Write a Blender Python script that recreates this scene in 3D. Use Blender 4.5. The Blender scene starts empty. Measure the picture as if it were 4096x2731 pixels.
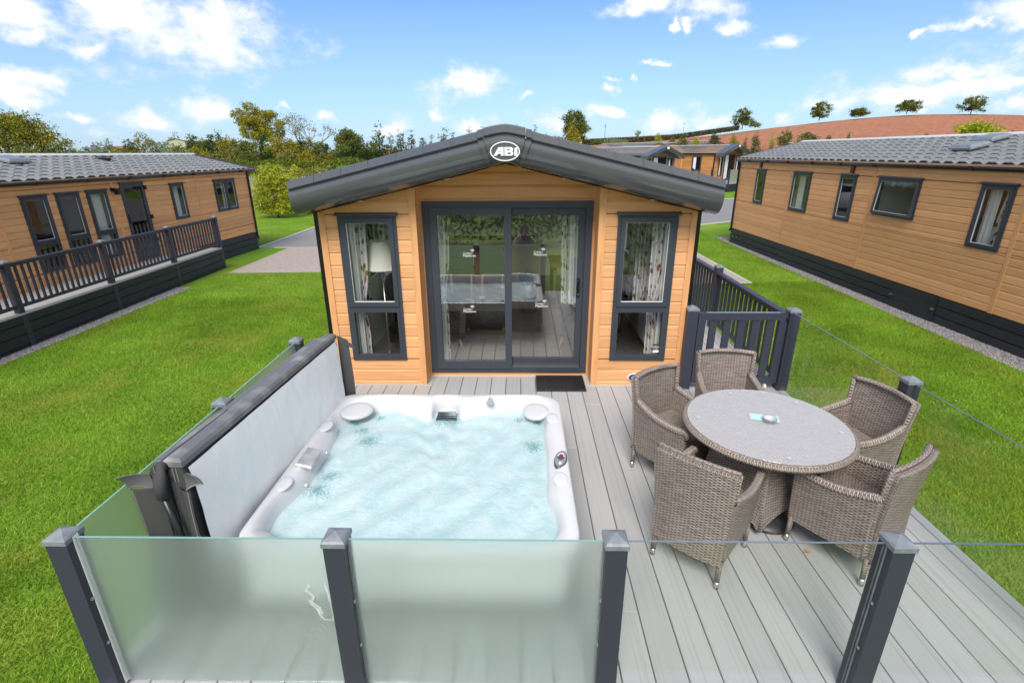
import bpy, bmesh, math, random
import numpy as np
from mathutils import Vector, Matrix
random.seed(7); RNG = np.random.default_rng(7)
S = bpy.context.scene; COL = S.collection
PI = math.pi; rad = math.radians
# ------------------------------------------------------------------ camera, sky, sun, exposure
CAMH = 2.6697; PITCH = rad(20.2178); YAW = rad(-1.0224); ROLL = rad(-.2824); FPX = 2050.1167
cf = Vector((math.sin(YAW)*math.cos(PITCH), math.cos(YAW)*math.cos(PITCH), -math.sin(PITCH)))
r0 = Vector((math.cos(YAW), -math.sin(YAW), 0)); u0_ = r0.cross(cf)
cr = math.cos(ROLL)*r0 + math.sin(ROLL)*u0_; cu = math.cos(ROLL)*u0_ - math.sin(ROLL)*r0
cam = bpy.data.cameras.new('camera'); camo = bpy.data.objects.new('camera', cam); COL.objects.link(camo)
camo.matrix_world = Matrix(((cr.x, cu.x, -cf.x, 0), (cr.y, cu.y, -cf.y, 0), (cr.z, cu.z, -cf.z, CAMH), (0, 0, 0, 1)))
cam.sensor_width = 36; cam.lens = FPX/4096*36; cam.clip_start = .05; cam.clip_end = 6000
S.camera = camo
def ray(px, py): return cf + cr*((px-2048)/FPX) - cu*((py-1365.5)/FPX)
def at(px, py, Y):                      # the point at depth Y that is seen at a pixel of the photograph
    r = ray(px, py); return Vector((0, 0, CAMH)) + r*(Y/r.y)
S.view_settings.view_transform = 'Standard'; S.view_settings.look = 'None'
S.view_settings.gamma = 1; S.view_settings.use_curve_mapping = False
S.view_settings.exposure = 1.34
S.render.engine = 'CYCLES'
cy = S.cycles
cy.use_denoising = True
try: cy.denoiser = 'OPENIMAGEDENOISE'
except Exception: pass
cy.max_bounces = 10; cy.transmission_bounces = 8; cy.transparent_max_bounces = 16; cy.diffuse_bounces = 4; cy.glossy_bounces = 4
cy.sample_clamp_indirect = 6; cy.caustics_reflective = False; cy.blur_glossy = .5

SUN_EL, SUN_AZ = rad(48), rad(188)      # azimuth clockwise from +y: behind the camera, a little to the left
world = bpy.data.worlds.new('World'); S.world = world; world.use_nodes = True
def sky_world():
    nt = world.node_tree; N = nt.nodes; L = nt.links; N.clear()
    def n(t, **k):
        o = N.new(t)
        for a, v in k.items(): setattr(o, a, v)
        return o
    def math_(op, a, b=None, c=None, clamp=False):
        m = n('ShaderNodeMath', operation=op, use_clamp=clamp)
        for i, v in enumerate((a, b, c)):
            if v is None: continue
            if isinstance(v, (int, float)): m.inputs[i].default_value = v
            else: L.new(v, m.inputs[i])
        return m.outputs[0]
    sky = n('ShaderNodeTexSky', sky_type='NISHITA'); sky.sun_disc = False
    sky.sun_elevation = SUN_EL; sky.sun_rotation = SUN_AZ; sky.air_density = 1.0; sky.dust_density = .6; sky.ozone_density = 2.2
    geo = n('ShaderNodeNewGeometry'); sep = n('ShaderNodeSeparateXYZ')
    tc = n('ShaderNodeTexCoord'); L.new(tc.outputs['Generated'], sep.inputs[0])
    x, y, z = sep.outputs
    az = math_('ARCTAN2', x, y)
    hor = math_('SQRT', math_('ADD', math_('MULTIPLY', x, x), math_('MULTIPLY', y, y)))
    v = math_('ARCTAN2', z, hor)
    comb = n('ShaderNodeCombineXYZ'); L.new(az, comb.inputs[0]); L.new(v, comb.inputs[1])
    # wobble the coordinate so that cloud edges billow
    nz = n('ShaderNodeTexNoise'); nz.inputs['Scale'].default_value = 14; nz.inputs['Detail'].default_value = 7; nz.inputs['Roughness'].default_value = .58
    nzm = n('ShaderNodeMapping'); nzm.inputs['Scale'].default_value = (1, 1.5, 1); L.new(comb.outputs[0], nzm.inputs[0]); L.new(nzm.outputs[0], nz.inputs['Vector'])
    # clouds of the photograph: pixel centre, half width, half height
    CL = [(560,125,360,130),(720,70,320,120),(640,110,420,170),(880,150,300,150),(420,40,230,110),(60,45,260,90),(410,235,140,38),(130,150,130,42),(110,325,230,55),(70,400,110,26),(300,455,110,22),
      (1890,345,170,62),(1810,350,120,30),(2115,387,45,18),(820,440,110,60),(620,495,170,40),(1300,475,65,28),(1600,500,110,36),(1760,460,60,24),(1900,490,90,34),(1140,425,32,15),
      (2420,455,100,26),(2260,470,120,44),(2660,470,140,44),(2860,470,90,34),(2430,352,45,22),(2450,312,50,14),(2550,312,22,12),
      (2840,38,130,50),(2560,20,120,28),(2960,112,90,26),(3120,135,95,36),(2750,130,30,30),(2690,130,20,24),(3140,478,48,26),
      (3560,370,300,66),(3380,400,190,56),(3800,320,240,36),(3830,265,230,50),(4030,165,210,70),(4060,60,180,60),(4000,325,140,30),(3650,130,30,14),
      (2630,260,34,12),(3900,90,140,16),(4040,410,90,30),(3700,430,60,22)]
    wz = n('ShaderNodeTexNoise'); wz.inputs['Scale'].default_value = 11; wz.inputs['Detail'].default_value = 6; wz.inputs['Roughness'].default_value = .6; L.new(comb.outputs[0], wz.inputs['Vector'])
    wv_ = n('ShaderNodeVectorMath', operation='MULTIPLY_ADD'); L.new(wz.outputs['Color'], wv_.inputs[0]); wv_.inputs[1].default_value = (.13, .075, 0); wv_.inputs[2].default_value = (-.065, -.0375, 0)
    wc = n('ShaderNodeVectorMath', operation='ADD'); L.new(comb.outputs[0], wc.inputs[0]); L.new(wv_.outputs[0], wc.inputs[1])
    dmin = None
    for px, py, a, b in CL:
        r = ray(px, py).normalized(); u0 = math.atan2(r.x, r.y); v0 = math.asin(r.z)
        k = FPX*1.08*(1+((px-2048)/FPX)**2*.55)          # pixels per radian here
        sa, sb = k/(a*1.25), k/(b*1.3)
        m = n('ShaderNodeVectorMath', operation='MULTIPLY_ADD'); L.new(wc.outputs[0], m.inputs[0])
        m.inputs[1].default_value = (sa, sb, 0); m.inputs[2].default_value = (-u0*sa, -v0*sb, 0)
        ln = n('ShaderNodeVectorMath', operation='LENGTH'); L.new(m.outputs[0], ln.inputs[0])
        dmin = ln.outputs['Value'] if dmin is None else math_('MINIMUM', dmin, ln.outputs['Value'])
    # the rest of the dome carries the same broken cloud
    big = n('ShaderNodeTexNoise'); big.inputs['Scale'].default_value = 2.4; big.inputs['Detail'].default_value = 5; L.new(tc.outputs['Generated'], big.inputs['Vector'])
    def ramp(src, a, b):
        m = n('ShaderNodeMapRange', interpolation_type='SMOOTHSTEP'); L.new(src, m.inputs[0]); m.inputs[1].default_value = a; m.inputs[2].default_value = b; return m.outputs[0]
    out = math_('MAXIMUM', ramp(math_('ABSOLUTE', math_('ADD', az, .02)), .84, 1.25), ramp(v, .44, .75))
    gen = math_('ADD', math_('MULTIPLY', math_('SUBTRACT', .54, big.outputs['Fac']), 9), math_('MULTIPLY', math_('SUBTRACT', 1, out), 3.5))
    gen = math_('MAXIMUM', gen, .0)
    dmin = math_('MINIMUM', dmin, gen)
    dens = math_('ADD', math_('SUBTRACT', 1.0, dmin), math_('MULTIPLY', math_('SUBTRACT', nz.outputs['Fac'], .5), 2.8))
    mask = n('ShaderNodeMapRange', interpolation_type='SMOOTHSTEP'); L.new(dens, mask.inputs[0])
    mask.inputs[1].default_value = .0; mask.inputs[2].default_value = .95
    thick = n('ShaderNodeMapRange'); L.new(dens, thick.inputs[0]); thick.inputs[1].default_value = .25; thick.inputs[2].default_value = 1.25
    # thin high cirrus veil
    ci = n('ShaderNodeTexNoise'); ci.inputs['Scale'].default_value = 5; ci.inputs['Detail'].default_value = 6
    cim = n('ShaderNodeMapping'); cim.inputs['Scale'].default_value = (.55, 4.5, 1); cim.inputs['Rotation'].default_value = (0, 0, .12); L.new(comb.outputs[0], cim.inputs[0]); L.new(cim.outputs[0], ci.inputs['Vector'])
    veil = n('ShaderNodeMapRange'); L.new(ci.outputs['Fac'], veil.inputs[0]); veil.inputs[1].default_value = .46; veil.inputs[2].default_value = .8; veil.inputs[4].default_value = .34
    lowv = n('ShaderNodeMapRange'); L.new(v, lowv.inputs[0]); lowv.inputs[1].default_value = .30; lowv.inputs[2].default_value = -.02; lowv.inputs[3].default_value = 0; lowv.inputs[4].default_value = .6
    # blue
    hue = n('ShaderNodeMixRGB', blend_type='MULTIPLY'); hue.inputs[0].default_value = 1; L.new(sky.outputs[0], hue.inputs[1]); hue.inputs[2].default_value = (.43, .60, .84, 1)
    pale = n('ShaderNodeMixRGB'); L.new(math_('MAXIMUM', veil.outputs[0], lowv.outputs[0]), pale.inputs[0]); L.new(hue.outputs[0], pale.inputs[1]); pale.inputs[2].default_value = (3.0, 3.8, 4.7, 1)
    cloud = n('ShaderNodeMixRGB'); L.new(thick.outputs[0], cloud.inputs[0]); cloud.inputs[1].default_value = (4.0, 4.35, 4.8, 1); cloud.inputs[2].default_value = (5.6, 5.6, 5.65, 1)
    mix = n('ShaderNodeMixRGB'); L.new(mask.outputs[0], mix.inputs[0]); L.new(pale.outputs[0], mix.inputs[1]); L.new(cloud.outputs[0], mix.inputs[2])
    bg = n('ShaderNodeBackground'); bg.inputs[1].default_value = .085; L.new(mix.outputs[0], bg.inputs[0])
    o = n('ShaderNodeOutputWorld'); L.new(bg.outputs[0], o.inputs[0])
sky_world()
sun = bpy.data.lights.new('sun', 'SUN'); sun.energy = 1.7; sun.angle = rad(28); sun.color = (1, .95, .88)
suno = bpy.data.objects.new('sun', sun); COL.objects.link(suno)
sd = Vector((math.sin(SUN_AZ)*math.cos(SUN_EL), math.cos(SUN_AZ)*math.cos(SUN_EL), math.sin(SUN_EL)))
suno.rotation_euler = sd.to_track_quat('Z', 'Y').to_euler()

# ------------------------------------------------------------------ materials
def mat(name, col, rough=.6, metal=0, spec=.5, coat=0, trans=0, ior=1.45, noise=None, bump=None, rnd=0, emit=None):
    """noise=(scale xyz, detail, colour2, lo, hi); bump=(scale xyz, strength, distance)"""
    m = bpy.data.materials.new(name); m.use_nodes = True; nt = m.node_tree; N = nt.nodes; L = nt.links
    b = N['Principled BSDF']; b.inputs['Base Color'].default_value = (*col, 1); b.inputs['Roughness'].default_value = rough
    b.inputs['Metallic'].default_value = metal; b.inputs['Specular IOR Level'].default_value = spec; b.inputs['Coat Weight'].default_value = coat
    b.inputs['Coat Roughness'].default_value = .06; b.inputs['Transmission Weight'].default_value = trans; b.inputs['IOR'].default_value = ior
    tc = N.new('ShaderNodeTexCoord'); src = None
    def tex(sc, det):
        mp = N.new('ShaderNodeMapping'); mp.inputs['Scale'].default_value = sc; L.new(tc.outputs['Object'], mp.inputs[0])
        if rnd is not None:
            oi = N.new('ShaderNodeObjectInfo'); cmb = N.new('ShaderNodeVectorMath'); cmb.operation = 'SCALE'; cmb.inputs[0].default_value = (31, 17, 23)
            L.new(oi.outputs['Random'], cmb.inputs['Scale']); L.new(cmb.outputs[0], mp.inputs['Location'])
        t = N.new('ShaderNodeTexNoise'); t.inputs['Scale'].default_value = 1; t.inputs['Detail'].default_value = det; L.new(mp.outputs[0], t.inputs['Vector']); return t
    if noise:
        sc, det, c2, lo, hi = noise
        t = tex(sc, det); mr = N.new('ShaderNodeMapRange'); mr.inputs[1].default_value = lo; mr.inputs[2].default_value = hi; L.new(t.outputs['Fac'], mr.inputs[0])
        mx = N.new('ShaderNodeMixRGB'); L.new(mr.outputs[0], mx.inputs[0]); mx.inputs[1].default_value = (*col, 1); mx.inputs[2].default_value = (*c2, 1); src = mx.outputs[0]
    if rnd:
        oi = N.new('ShaderNodeObjectInfo'); mr = N.new('ShaderNodeMapRange'); L.new(oi.outputs['Random'], mr.inputs[0]); mr.inputs[3].default_value = 1-rnd; mr.inputs[4].default_value = 1+rnd
        mu = N.new('ShaderNodeMixRGB'); mu.blend_type = 'MULTIPLY'; mu.inputs[0].default_value = 1
        if src: L.new(src, mu.inputs[1])
        else: mu.inputs[1].default_value = (*col, 1)
        L.new(mr.outputs[0], mu.inputs[2]); src = mu.outputs[0]
    if src: L.new(src, b.inputs['Base Color'])
    if bump:
        sc, st, di = bump; t = tex(sc, 5); bp = N.new('ShaderNodeBump'); bp.inputs['Strength'].default_value = st; bp.inputs['Distance'].default_value = di
        L.new(t.outputs['Fac'], bp.inputs['Height']); L.new(bp.outputs[0], b.inputs['Normal'])
    if emit: b.inputs['Emission Color'].default_value = (*emit, 1); b.inputs['Emission Strength'].default_value = 1
    return m
M = {}
M['board'] = mat('timber_cladding', (.70, .365, .165), .55, noise=((2.5, 2.5, 60), 6, (.52, .245, .095), .46, .88), bump=((5, 5, 110), .5, .004), rnd=.1, spec=.3)
M['trim'] = mat('timber_trim', (.68, .345, .15), .55, noise=((40, 40, 3), 6, (.5, .235, .09), .45, .88), bump=((90, 90, 6), .4, .003), rnd=.05, spec=.3)
M['core'] = mat('timber_backing', (.36, .15, .045), .7)
M['greyboard'] = mat('weathered_cladding', (.27, .22, .18), .7, noise=((2, 2, 14), 5, (.16, .125, .1), .4, .7))
M['frame'] = mat('anthracite_frame', (.044, .05, .063), .38, bump=((300, 300, 300), .08, .001), spec=.45)
M['rail'] = mat('anthracite_rail', (.037, .040, .060), .42, bump=((260, 260, 260), .1, .001))
M['skirt'] = mat('dark_skirting', (.02, .023, .032), .5, noise=((3, 3, 3), 4, (.028, .03, .034), .4, .7), rnd=.1)
M['cap'] = mat('post_cap', (.15, .17, .19), .4, noise=((25, 25, 25), 4, (.21, .23, .25), .4, .7))
M['fascia'] = mat('gloss_fascia', (.074, .074, .083), .2, coat=.6, noise=((900, 900, 900), 1, (.13, .135, .14), .5, .7), metal=0, bump=((1.1, 1.1, 3), .06, .05))
M['tile'] = mat('roof_tile', (.155, .16, .162), .5, noise=((4, 4, 4), 5, (.2, .2, .2), .4, .7), rnd=.06, bump=((120, 120, 120), .15, .002))
M['ridge'] = mat('ridge_cap', (.5, .5, .5), .4)
M['gutter'] = mat('black_gutter', (.008, .008, .009), .28)
M['soffit'] = mat('pale_eaves', (.47, .28, .17), .6)
M['deck'] = mat('grey_decking', (.395, .398, .398), .5, noise=((70, .8, 5), 6, (.315, .312, .308), .5, .8), bump=((70, 2.2, 8), .5, .004), rnd=.07, spec=.35)
M['deckedge'] = mat('deck_edging', (.42, .425, .42), .5, rnd=.04)
M['lawn'] = mat('lawn_soil', (.10, .205, .016), .9, noise=((.9, .9, .9), 7, (.17, .255, .03), .42, .68), spec=.1)
M['gravelbase'] = mat('gravel_bed', (.12, .12, .125), .9, noise=((60, 60, 60), 4, (.3, .29, .28), .45, .7), bump=((70, 70, 70), .8, .01))
M['tarmac'] = mat('tarmac', (.17, .165, .165), .9, noise=((55, 55, 55), 3, (.29, .285, .28), .45, .75), bump=((60, 60, 60), .5, .006))
M['paving'] = mat('block_paving', (.36, .30, .265), .8, noise=((8, 8, 8), 4, (.28, .235, .21), .4, .7))
M['kerb'] = mat('kerb_concrete', (.46, .45, .43), .8, noise=((9, 9, 9), 4, (.37, .36, .34), .4, .7))
M['shell'] = mat('tub_shell', (.6, .6, .61), .2, spec=.5)
M['cabinet'] = mat('tub_cabinet', (.16, .15, .145), .5, noise=((4, 4, 40), 4, (.11, .1, .1), .4, .7))
M['pillow'] = mat('headrest', (.47, .475, .485), .45)
M['chrome'] = mat('brushed_chrome', (.6, .61, .62), .38, metal=.55, noise=((14, 14, 14), 3, (.4, .42, .43), .4, .7))
M['steel'] = mat('steel', (.62, .62, .6), .3, metal=1)
M['darkgrate'] = mat('filter_grate', (.03, .035, .04), .35)
M['vinyl'] = mat('grey_vinyl', (.062, .06, .063), .45, bump=((14, 14, 14), .25, .01))
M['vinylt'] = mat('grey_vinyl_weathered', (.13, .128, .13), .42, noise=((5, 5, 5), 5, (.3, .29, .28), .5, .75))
M['liner'] = mat('white_liner', (.84, .84, .845), .4, bump=((9, 9, 5), .35, .02))
M['stitch'] = mat('stitching', (.5, .48, .42), .8)
M['foam'] = mat('foam_grip', (.05, .05, .052), .8)
M['black'] = mat('black_metal', (.012, .013, .015), .3)
M['rubber'] = mat('black_rubber', (.012, .012, .013), .55)
M['white'] = mat('white_print', (.8, .8, .8), .5)
M['blue'] = mat('plaque_blue', (.012, .035, .16), .35)
M['panelgrey'] = mat('control_grey', (.2, .22, .245), .35)
M['paneledge'] = mat('control_edge', (.055, .065, .09), .3)
M['red'] = mat('display_red', (.2, .02, .022), .3)
M['pale'] = mat('pale_wall', (.72, .7, .65), .8)
M['planks'] = mat('vinyl_planks', (.2, .175, .15), .4, noise=((3, 22, 5), 5, (.13, .11, .095), .4, .7), rnd=.16)
M['leather'] = mat('grey_upholstery', (.085, .088, .09), .55, noise=((16, 16, 16), 5, (.135, .138, .14), .42, .7), bump=((40, 40, 40), .2, .004))
M['oak'] = mat('light_oak', (.5, .31, .15), .5, noise=((3, 30, 3), 4, (.4, .24, .11), .4, .7))
M['darkseat'] = mat('charcoal_seat', (.022, .022, .024), .6)
M['worktop'] = mat('worktop', (.3, .27, .23), .35)
M['lining'] = mat('curtain_lining', (.74, .75, .74), .8)
M['shade'] = mat('cream_shade', (.86, .84, .75), .8)
M['radiator'] = mat('white_radiator', (.66, .67, .67), .4)
M['disc'] = mat('parasol_base', (.03, .031, .034), .4, noise=((12, 12, 12), 5, (.075, .075, .08), .45, .7))
M['paper'] = mat('blue_leaflet', (.42, .64, .72), .7)
M['bark'] = mat('bark', (.12, .09, .065), .9, noise=((6, 6, 2), 4, (.2, .16, .12), .4, .7))
M['twig'] = mat('autumn_twigs', (.16, .12, .09), .9)
M['picket'] = mat('weathered_picket', (.3, .27, .23), .9, noise=((8, 8, 1), 3, (.22, .2, .17), .4, .7))
M['car'] = mat('white_car_paint', (.7, .7, .7), .25, coat=.6)
M['carglass'] = mat('dark_car_glass', (.01, .012, .013), .08)
M['plate'] = mat('yellow_plate', (.7, .5, .05), .5)
M['lampred'] = mat('lamp_red', (.35, .02, .02), .2)
M['skin'] = mat('skin', (.5, .3, .22), .6); M['hair'] = mat('brown_hair', (.05, .03, .02), .7); M['jeans'] = mat('dark_trousers', (.02, .022, .03), .8)
M['vest'] = mat('brown_vent', (.06, .025, .015), .5)
M['barn'] = mat('barn_sheet', (.42, .4, .28), .6); M['clay'] = mat('clay_roof', (.33, .12, .07), .8)
M['leafdry'] = mat('fallen_leaf', (.42, .16, .05), .8)

def nodes(name):
    m = bpy.data.materials.new(name); m.use_nodes = True; m.node_tree.nodes.clear(); return m, m.node_tree.nodes, m.node_tree.links
def glass_thin(name, tint, refl=1.0, haze=0.0):
    """thin clear glazing: straight-through light plus a Fresnel reflection"""
    m, N, L = nodes(name); o = N.new('ShaderNodeOutputMaterial')
    t = N.new('ShaderNodeBsdfTransparent'); t.inputs[0].default_value = (*tint, 1)
    g = N.new('ShaderNodeBsdfGlossy'); g.inputs['Roughness'].default_value = .005
    lw = N.new('ShaderNodeLayerWeight'); f = N.new('ShaderNodeMath'); f.operation = 'POWER'; f.inputs[1].default_value = 5; L.new(lw.outputs['Facing'], f.inputs[0])
    mu = N.new('ShaderNodeMath'); mu.operation = 'MULTIPLY_ADD'; mu.use_clamp = True; mu.inputs[1].default_value = .9; mu.inputs[2].default_value = .042*refl; L.new(f.outputs[0], mu.inputs[0])
    mx = N.new('ShaderNodeMixShader'); L.new(mu.outputs[0], mx.inputs[0]); L.new(t.outputs[0], mx.inputs[1]); L.new(g.outputs[0], mx.inputs[2]); last = mx
    if haze:
        d = N.new('ShaderNodeBsdfDiffuse'); d.inputs[0].default_value = (.72, .72, .72, 1)
        m2 = N.new('ShaderNodeMixShader'); m2.inputs[0].default_value = haze; L.new(mx.outputs[0], m2.inputs[1]); L.new(d.outputs[0], m2.inputs[2]); last = m2
    L.new(last.outputs[0], o.inputs[0]); return m
M['pane'] = glass_thin('window_glass', (.96, .965, .96), 1.5); M['doorpane'] = glass_thin('door_glass', (.94, .95, .94), 4.2)
M['clear'] = glass_thin('clear_balustrade_glass', (.982, .99, .984), .8)
M['tabletop'] = glass_thin('table_glass', (.97, .97, .97), 1.0, .27)
M['edge'] = mat('glass_edge', (.2, .36, .33), .15)
M['ashglass'] = glass_thin('ashtray_glass', (.85, .88, .88), 2.5, .1)
def frosted():
    m, N, L = nodes('frosted_glass'); o = N.new('ShaderNodeOutputMaterial')
    b = N.new('ShaderNodeBsdfPrincipled'); b.inputs['Base Color'].default_value = (.94, 1, .97, 1); b.inputs['Transmission Weight'].default_value = 1
    b.inputs['Roughness'].default_value = .29; b.inputs['IOR'].default_value = 1.36; b.inputs['Specular IOR Level'].default_value = .5
    d = N.new('ShaderNodeBsdfTranslucent'); d.inputs[0].default_value = (.80, .90, .86, 1); w = N.new('ShaderNodeBsdfDiffuse'); w.inputs[0].default_value = (.66, .76, .72, 1)
    m1 = N.new('ShaderNodeMixShader'); m1.inputs[0].default_value = .5; L.new(d.outputs[0], m1.inputs[1]); L.new(w.outputs[0], m1.inputs[2])
    mx = N.new('ShaderNodeMixShader'); mx.inputs[0].default_value = .15; L.new(b.outputs[0], mx.inputs[1]); L.new(m1.outputs[0], mx.inputs[2]); L.new(mx.outputs[0], o.inputs[0]); return m
M['frost'] = frosted()
def water():
    m, N, L = nodes('bubbling_water'); o = N.new('ShaderNodeOutputMaterial'); b = N.new('ShaderNodeBsdfPrincipled')
    tc = N.new('ShaderNodeTexCoord')
    def noise(s, det, dist=0, ro=.5):
        t = N.new('ShaderNodeTexNoise'); t.inputs['Scale'].default_value = s; t.inputs['Detail'].default_value = det; t.inputs['Distortion'].default_value = dist; t.inputs['Roughness'].default_value = ro
        L.new(tc.outputs['Object'], t.inputs['Vector']); return t.outputs['Fac']
    r = N.new('ShaderNodeValToRGB'); L.new(noise(2.6, 6, 1.8, .5), r.inputs[0]); e = r.color_ramp.elements
    e[0].position = .28; e[0].color = (.345, .50, .525, 1); e[1].position = .7; e[1].color = (.475, .58, .60, 1)
    x = e.new(.45); x.color = (.405, .54, .56, 1)
    fo = N.new('ShaderNodeMapRange'); L.new(noise(7, 9, 2.5, .65), fo.inputs[0]); fo.inputs[1].default_value = .53; fo.inputs[2].default_value = .82
    mx = N.new('ShaderNodeMixRGB'); L.new(fo.outputs[0], mx.inputs[0]); L.new(r.outputs[0], mx.inputs[1]); mx.inputs[2].default_value = (.55, .62, .635, 1)
    src = mx.outputs[0]
    # dark jets seen through the churning surface
    mn = None
    for x_, y_, rr in ((-1.39,3.95,.10),(-1.29,3.78,.13),(-1.49,4.09,.06),(-1.3,4.18,.06),(-.01,4.17,.07),(.07,4.16,.05),(.15,4.09,.05),(.11,3.71,.13),(-1.47,3.09,.12),(-1.45,3.27,.09),(-.68,4.14,.15),(-.62,4.16,.12),(-.73,4.17,.1)):
        s = N.new('ShaderNodeVectorMath'); s.operation = 'DISTANCE'; s.inputs[1].default_value = (x_, y_, .37); L.new(tc.outputs['Object'], s.inputs[0])
        q = N.new('ShaderNodeMath'); q.operation = 'DIVIDE'; q.inputs[1].default_value = rr; L.new(s.outputs['Value'], q.inputs[0])
        if mn is None: mn = q.outputs[0]
        else:
            k = N.new('ShaderNodeMath'); k.operation = 'MINIMUM'; L.new(mn, k.inputs[0]); L.new(q.outputs[0], k.inputs[1]); mn = k.outputs[0]
    a = N.new('ShaderNodeMath'); a.operation = 'MULTIPLY_ADD'; L.new(noise(60, 4, 1.5), a.inputs[0]); a.inputs[1].default_value = 3.2; a.inputs[2].default_value = -1.5
    b2 = N.new('ShaderNodeMath'); b2.operation = 'ADD'; L.new(mn, b2.inputs[0]); L.new(a.outputs[0], b2.inputs[1])
    mr = N.new('ShaderNodeMapRange'); L.new(b2.outputs[0], mr.inputs[0]); mr.inputs[1].default_value = .9; mr.inputs[2].default_value = .2; mr.inputs[3].default_value = 0; mr.inputs[4].default_value = .85
    m3 = N.new('ShaderNodeMixRGB'); L.new(mr.outputs[0], m3.inputs[0]); L.new(src, m3.inputs[1]); m3.inputs[2].default_value = (.10, .26, .28, 1)
    L.new(m3.outputs[0], b.inputs['Base Color']); b.inputs['Roughness'].default_value = .26; b.inputs['Specular IOR Level'].default_value = .35
    ad = N.new('ShaderNodeMath'); ad.operation = 'ADD'; L.new(noise(9, 5, 1), ad.inputs[0])
    ml = N.new('ShaderNodeMath'); ml.operation = 'MULTIPLY'; L.new(noise(45, 3, .5), ml.inputs[0]); ml.inputs[1].default_value = .35; L.new(ml.outputs[0], ad.inputs[1])
    bu = N.new('ShaderNodeBump'); bu.inputs['Strength'].default_value = .32; bu.inputs['Distance'].default_value = .03; L.new(ad.outputs[0], bu.inputs['Height']); L.new(bu.outputs[0], b.inputs['Normal'])
    L.new(b.outputs[0], o.inputs[0]); return m
M['water'] = water()
def rattan(name, per=1.0):
    """flat weave: horizontal strands pass over and under upright pairs (UV in metres)"""
    m, N, L = nodes(name); o = N.new('ShaderNodeOutputMaterial'); b = N.new('ShaderNodeBsdfPrincipled')
    uv = N.new('ShaderNodeUVMap'); sp = N.new('ShaderNodeSeparateXYZ'); L.new(uv.outputs[0], sp.inputs[0])
    def mt(op, a, b_=None, c=None):
        k = N.new('ShaderNodeMath'); k.operation = op
        for i, v in enumerate((a, b_, c)):
            if v is None: continue
            if isinstance(v, (int, float)): k.inputs[i].default_value = v
            else: L.new(v, k.inputs[i])
        return k.outputs[0]
    pv, pu = .0105, .026
    row = mt('FLOOR', mt('DIVIDE', sp.outputs[1], pv)); fr = mt('FRACT', mt('DIVIDE', sp.outputs[1], pv))
    par = mt('MULTIPLY', mt('MODULO', row, 2), PI)
    wave = mt('SINE', mt('ADD', mt('MULTIPLY', sp.outputs[0], 2*PI/(2*pu)), par))            # strand over (+) or under (-)
    rnd_ = mt('SINE', mt('MULTIPLY', fr, PI))                                                 # round strand section
    h = mt('MULTIPLY', rnd_, mt('MULTIPLY_ADD', wave, .42, .58))
    bu = N.new('ShaderNodeBump'); bu.inputs['Strength'].default_value = .9; bu.inputs['Distance'].default_value = .005; L.new(h, bu.inputs['Height']); L.new(bu.outputs[0], b.inputs['Normal'])
    tn = N.new('ShaderNodeTexNoise'); tn.inputs['Scale'].default_value = 1; mp = N.new('ShaderNodeMapping'); mp.inputs['Scale'].default_value = (9, 95, 1); L.new(uv.outputs[0], mp.inputs[0]); L.new(mp.outputs[0], tn.inputs['Vector']); tn.inputs['Detail'].default_value = 3
    r = N.new('ShaderNodeValToRGB'); L.new(tn.outputs['Fac'], r.inputs[0]); e = r.color_ramp.elements
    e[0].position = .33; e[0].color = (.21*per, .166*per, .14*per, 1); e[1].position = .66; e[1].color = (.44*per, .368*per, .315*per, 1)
    gp = N.new('ShaderNodeMapRange'); L.new(h, gp.inputs[0]); gp.inputs[1].default_value = .05; gp.inputs[2].default_value = .38
    mx = N.new('ShaderNodeMixRGB'); L.new(gp.outputs[0], mx.inputs[0]); mx.inputs[1].default_value = (.035, .028, .026, 1); L.new(r.outputs[0], mx.inputs[2])   # gaps show the dark inside
    L.new(mx.outputs[0], b.inputs['Base Color']); b.inputs['Roughness'].default_value = .5; L.new(b.outputs[0], o.inputs[0]); return m
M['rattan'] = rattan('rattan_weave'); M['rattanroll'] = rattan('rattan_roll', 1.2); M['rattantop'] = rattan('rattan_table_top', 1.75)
def leafprint():
    m, N, L = nodes('leaf_print_curtain'); o = N.new('ShaderNodeOutputMaterial'); b = N.new('ShaderNodeBsdfPrincipled'); b.inputs['Roughness'].default_value = .85
    uv = N.new('ShaderNodeUVMap'); mp = N.new('ShaderNodeMapping'); mp.inputs['Scale'].default_value = (17, 11, 1); mp.inputs['Rotation'].default_value = (0, 0, .35); L.new(uv.outputs[0], mp.inputs[0])
    v = N.new('ShaderNodeTexVoronoi'); v.inputs['Scale'].default_value = 1; v.inputs['Randomness'].default_value = .7; L.new(mp.outputs[0], v.inputs['Vector'])
    r = N.new('ShaderNodeValToRGB'); s = N.new('ShaderNodeSeparateColor'); L.new(v.outputs['Color'], s.inputs[0]); L.new(s.outputs[0], r.inputs[0]); r.color_ramp.interpolation = 'CONSTANT'
    e = r.color_ramp.elements; e[0].color = (.18, .12, .16, 1); e[1].position = .3; e[1].color = (.17, .16, .07, 1)
    for p_, c in ((.55, (.4, .2, .09, 1)), (.75, (.1, .09, .1, 1))): x = e.new(p_); x.color = c
    mr = N.new('ShaderNodeMath'); mr.operation = 'LESS_THAN'; mr.inputs[1].default_value = .40; L.new(v.outputs['Distance'], mr.inputs[0])
    mx = N.new('ShaderNodeMixRGB'); L.new(mr.outputs[0], mx.inputs[0]); mx.inputs[1].default_value = (.68, .66, .64, 1); L.new(r.outputs[0], mx.inputs[2])
    L.new(mx.outputs[0], b.inputs['Base Color']); L.new(b.outputs[0], o.inputs[0]); return m
M['leafprint'] = leafprint()
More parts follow.
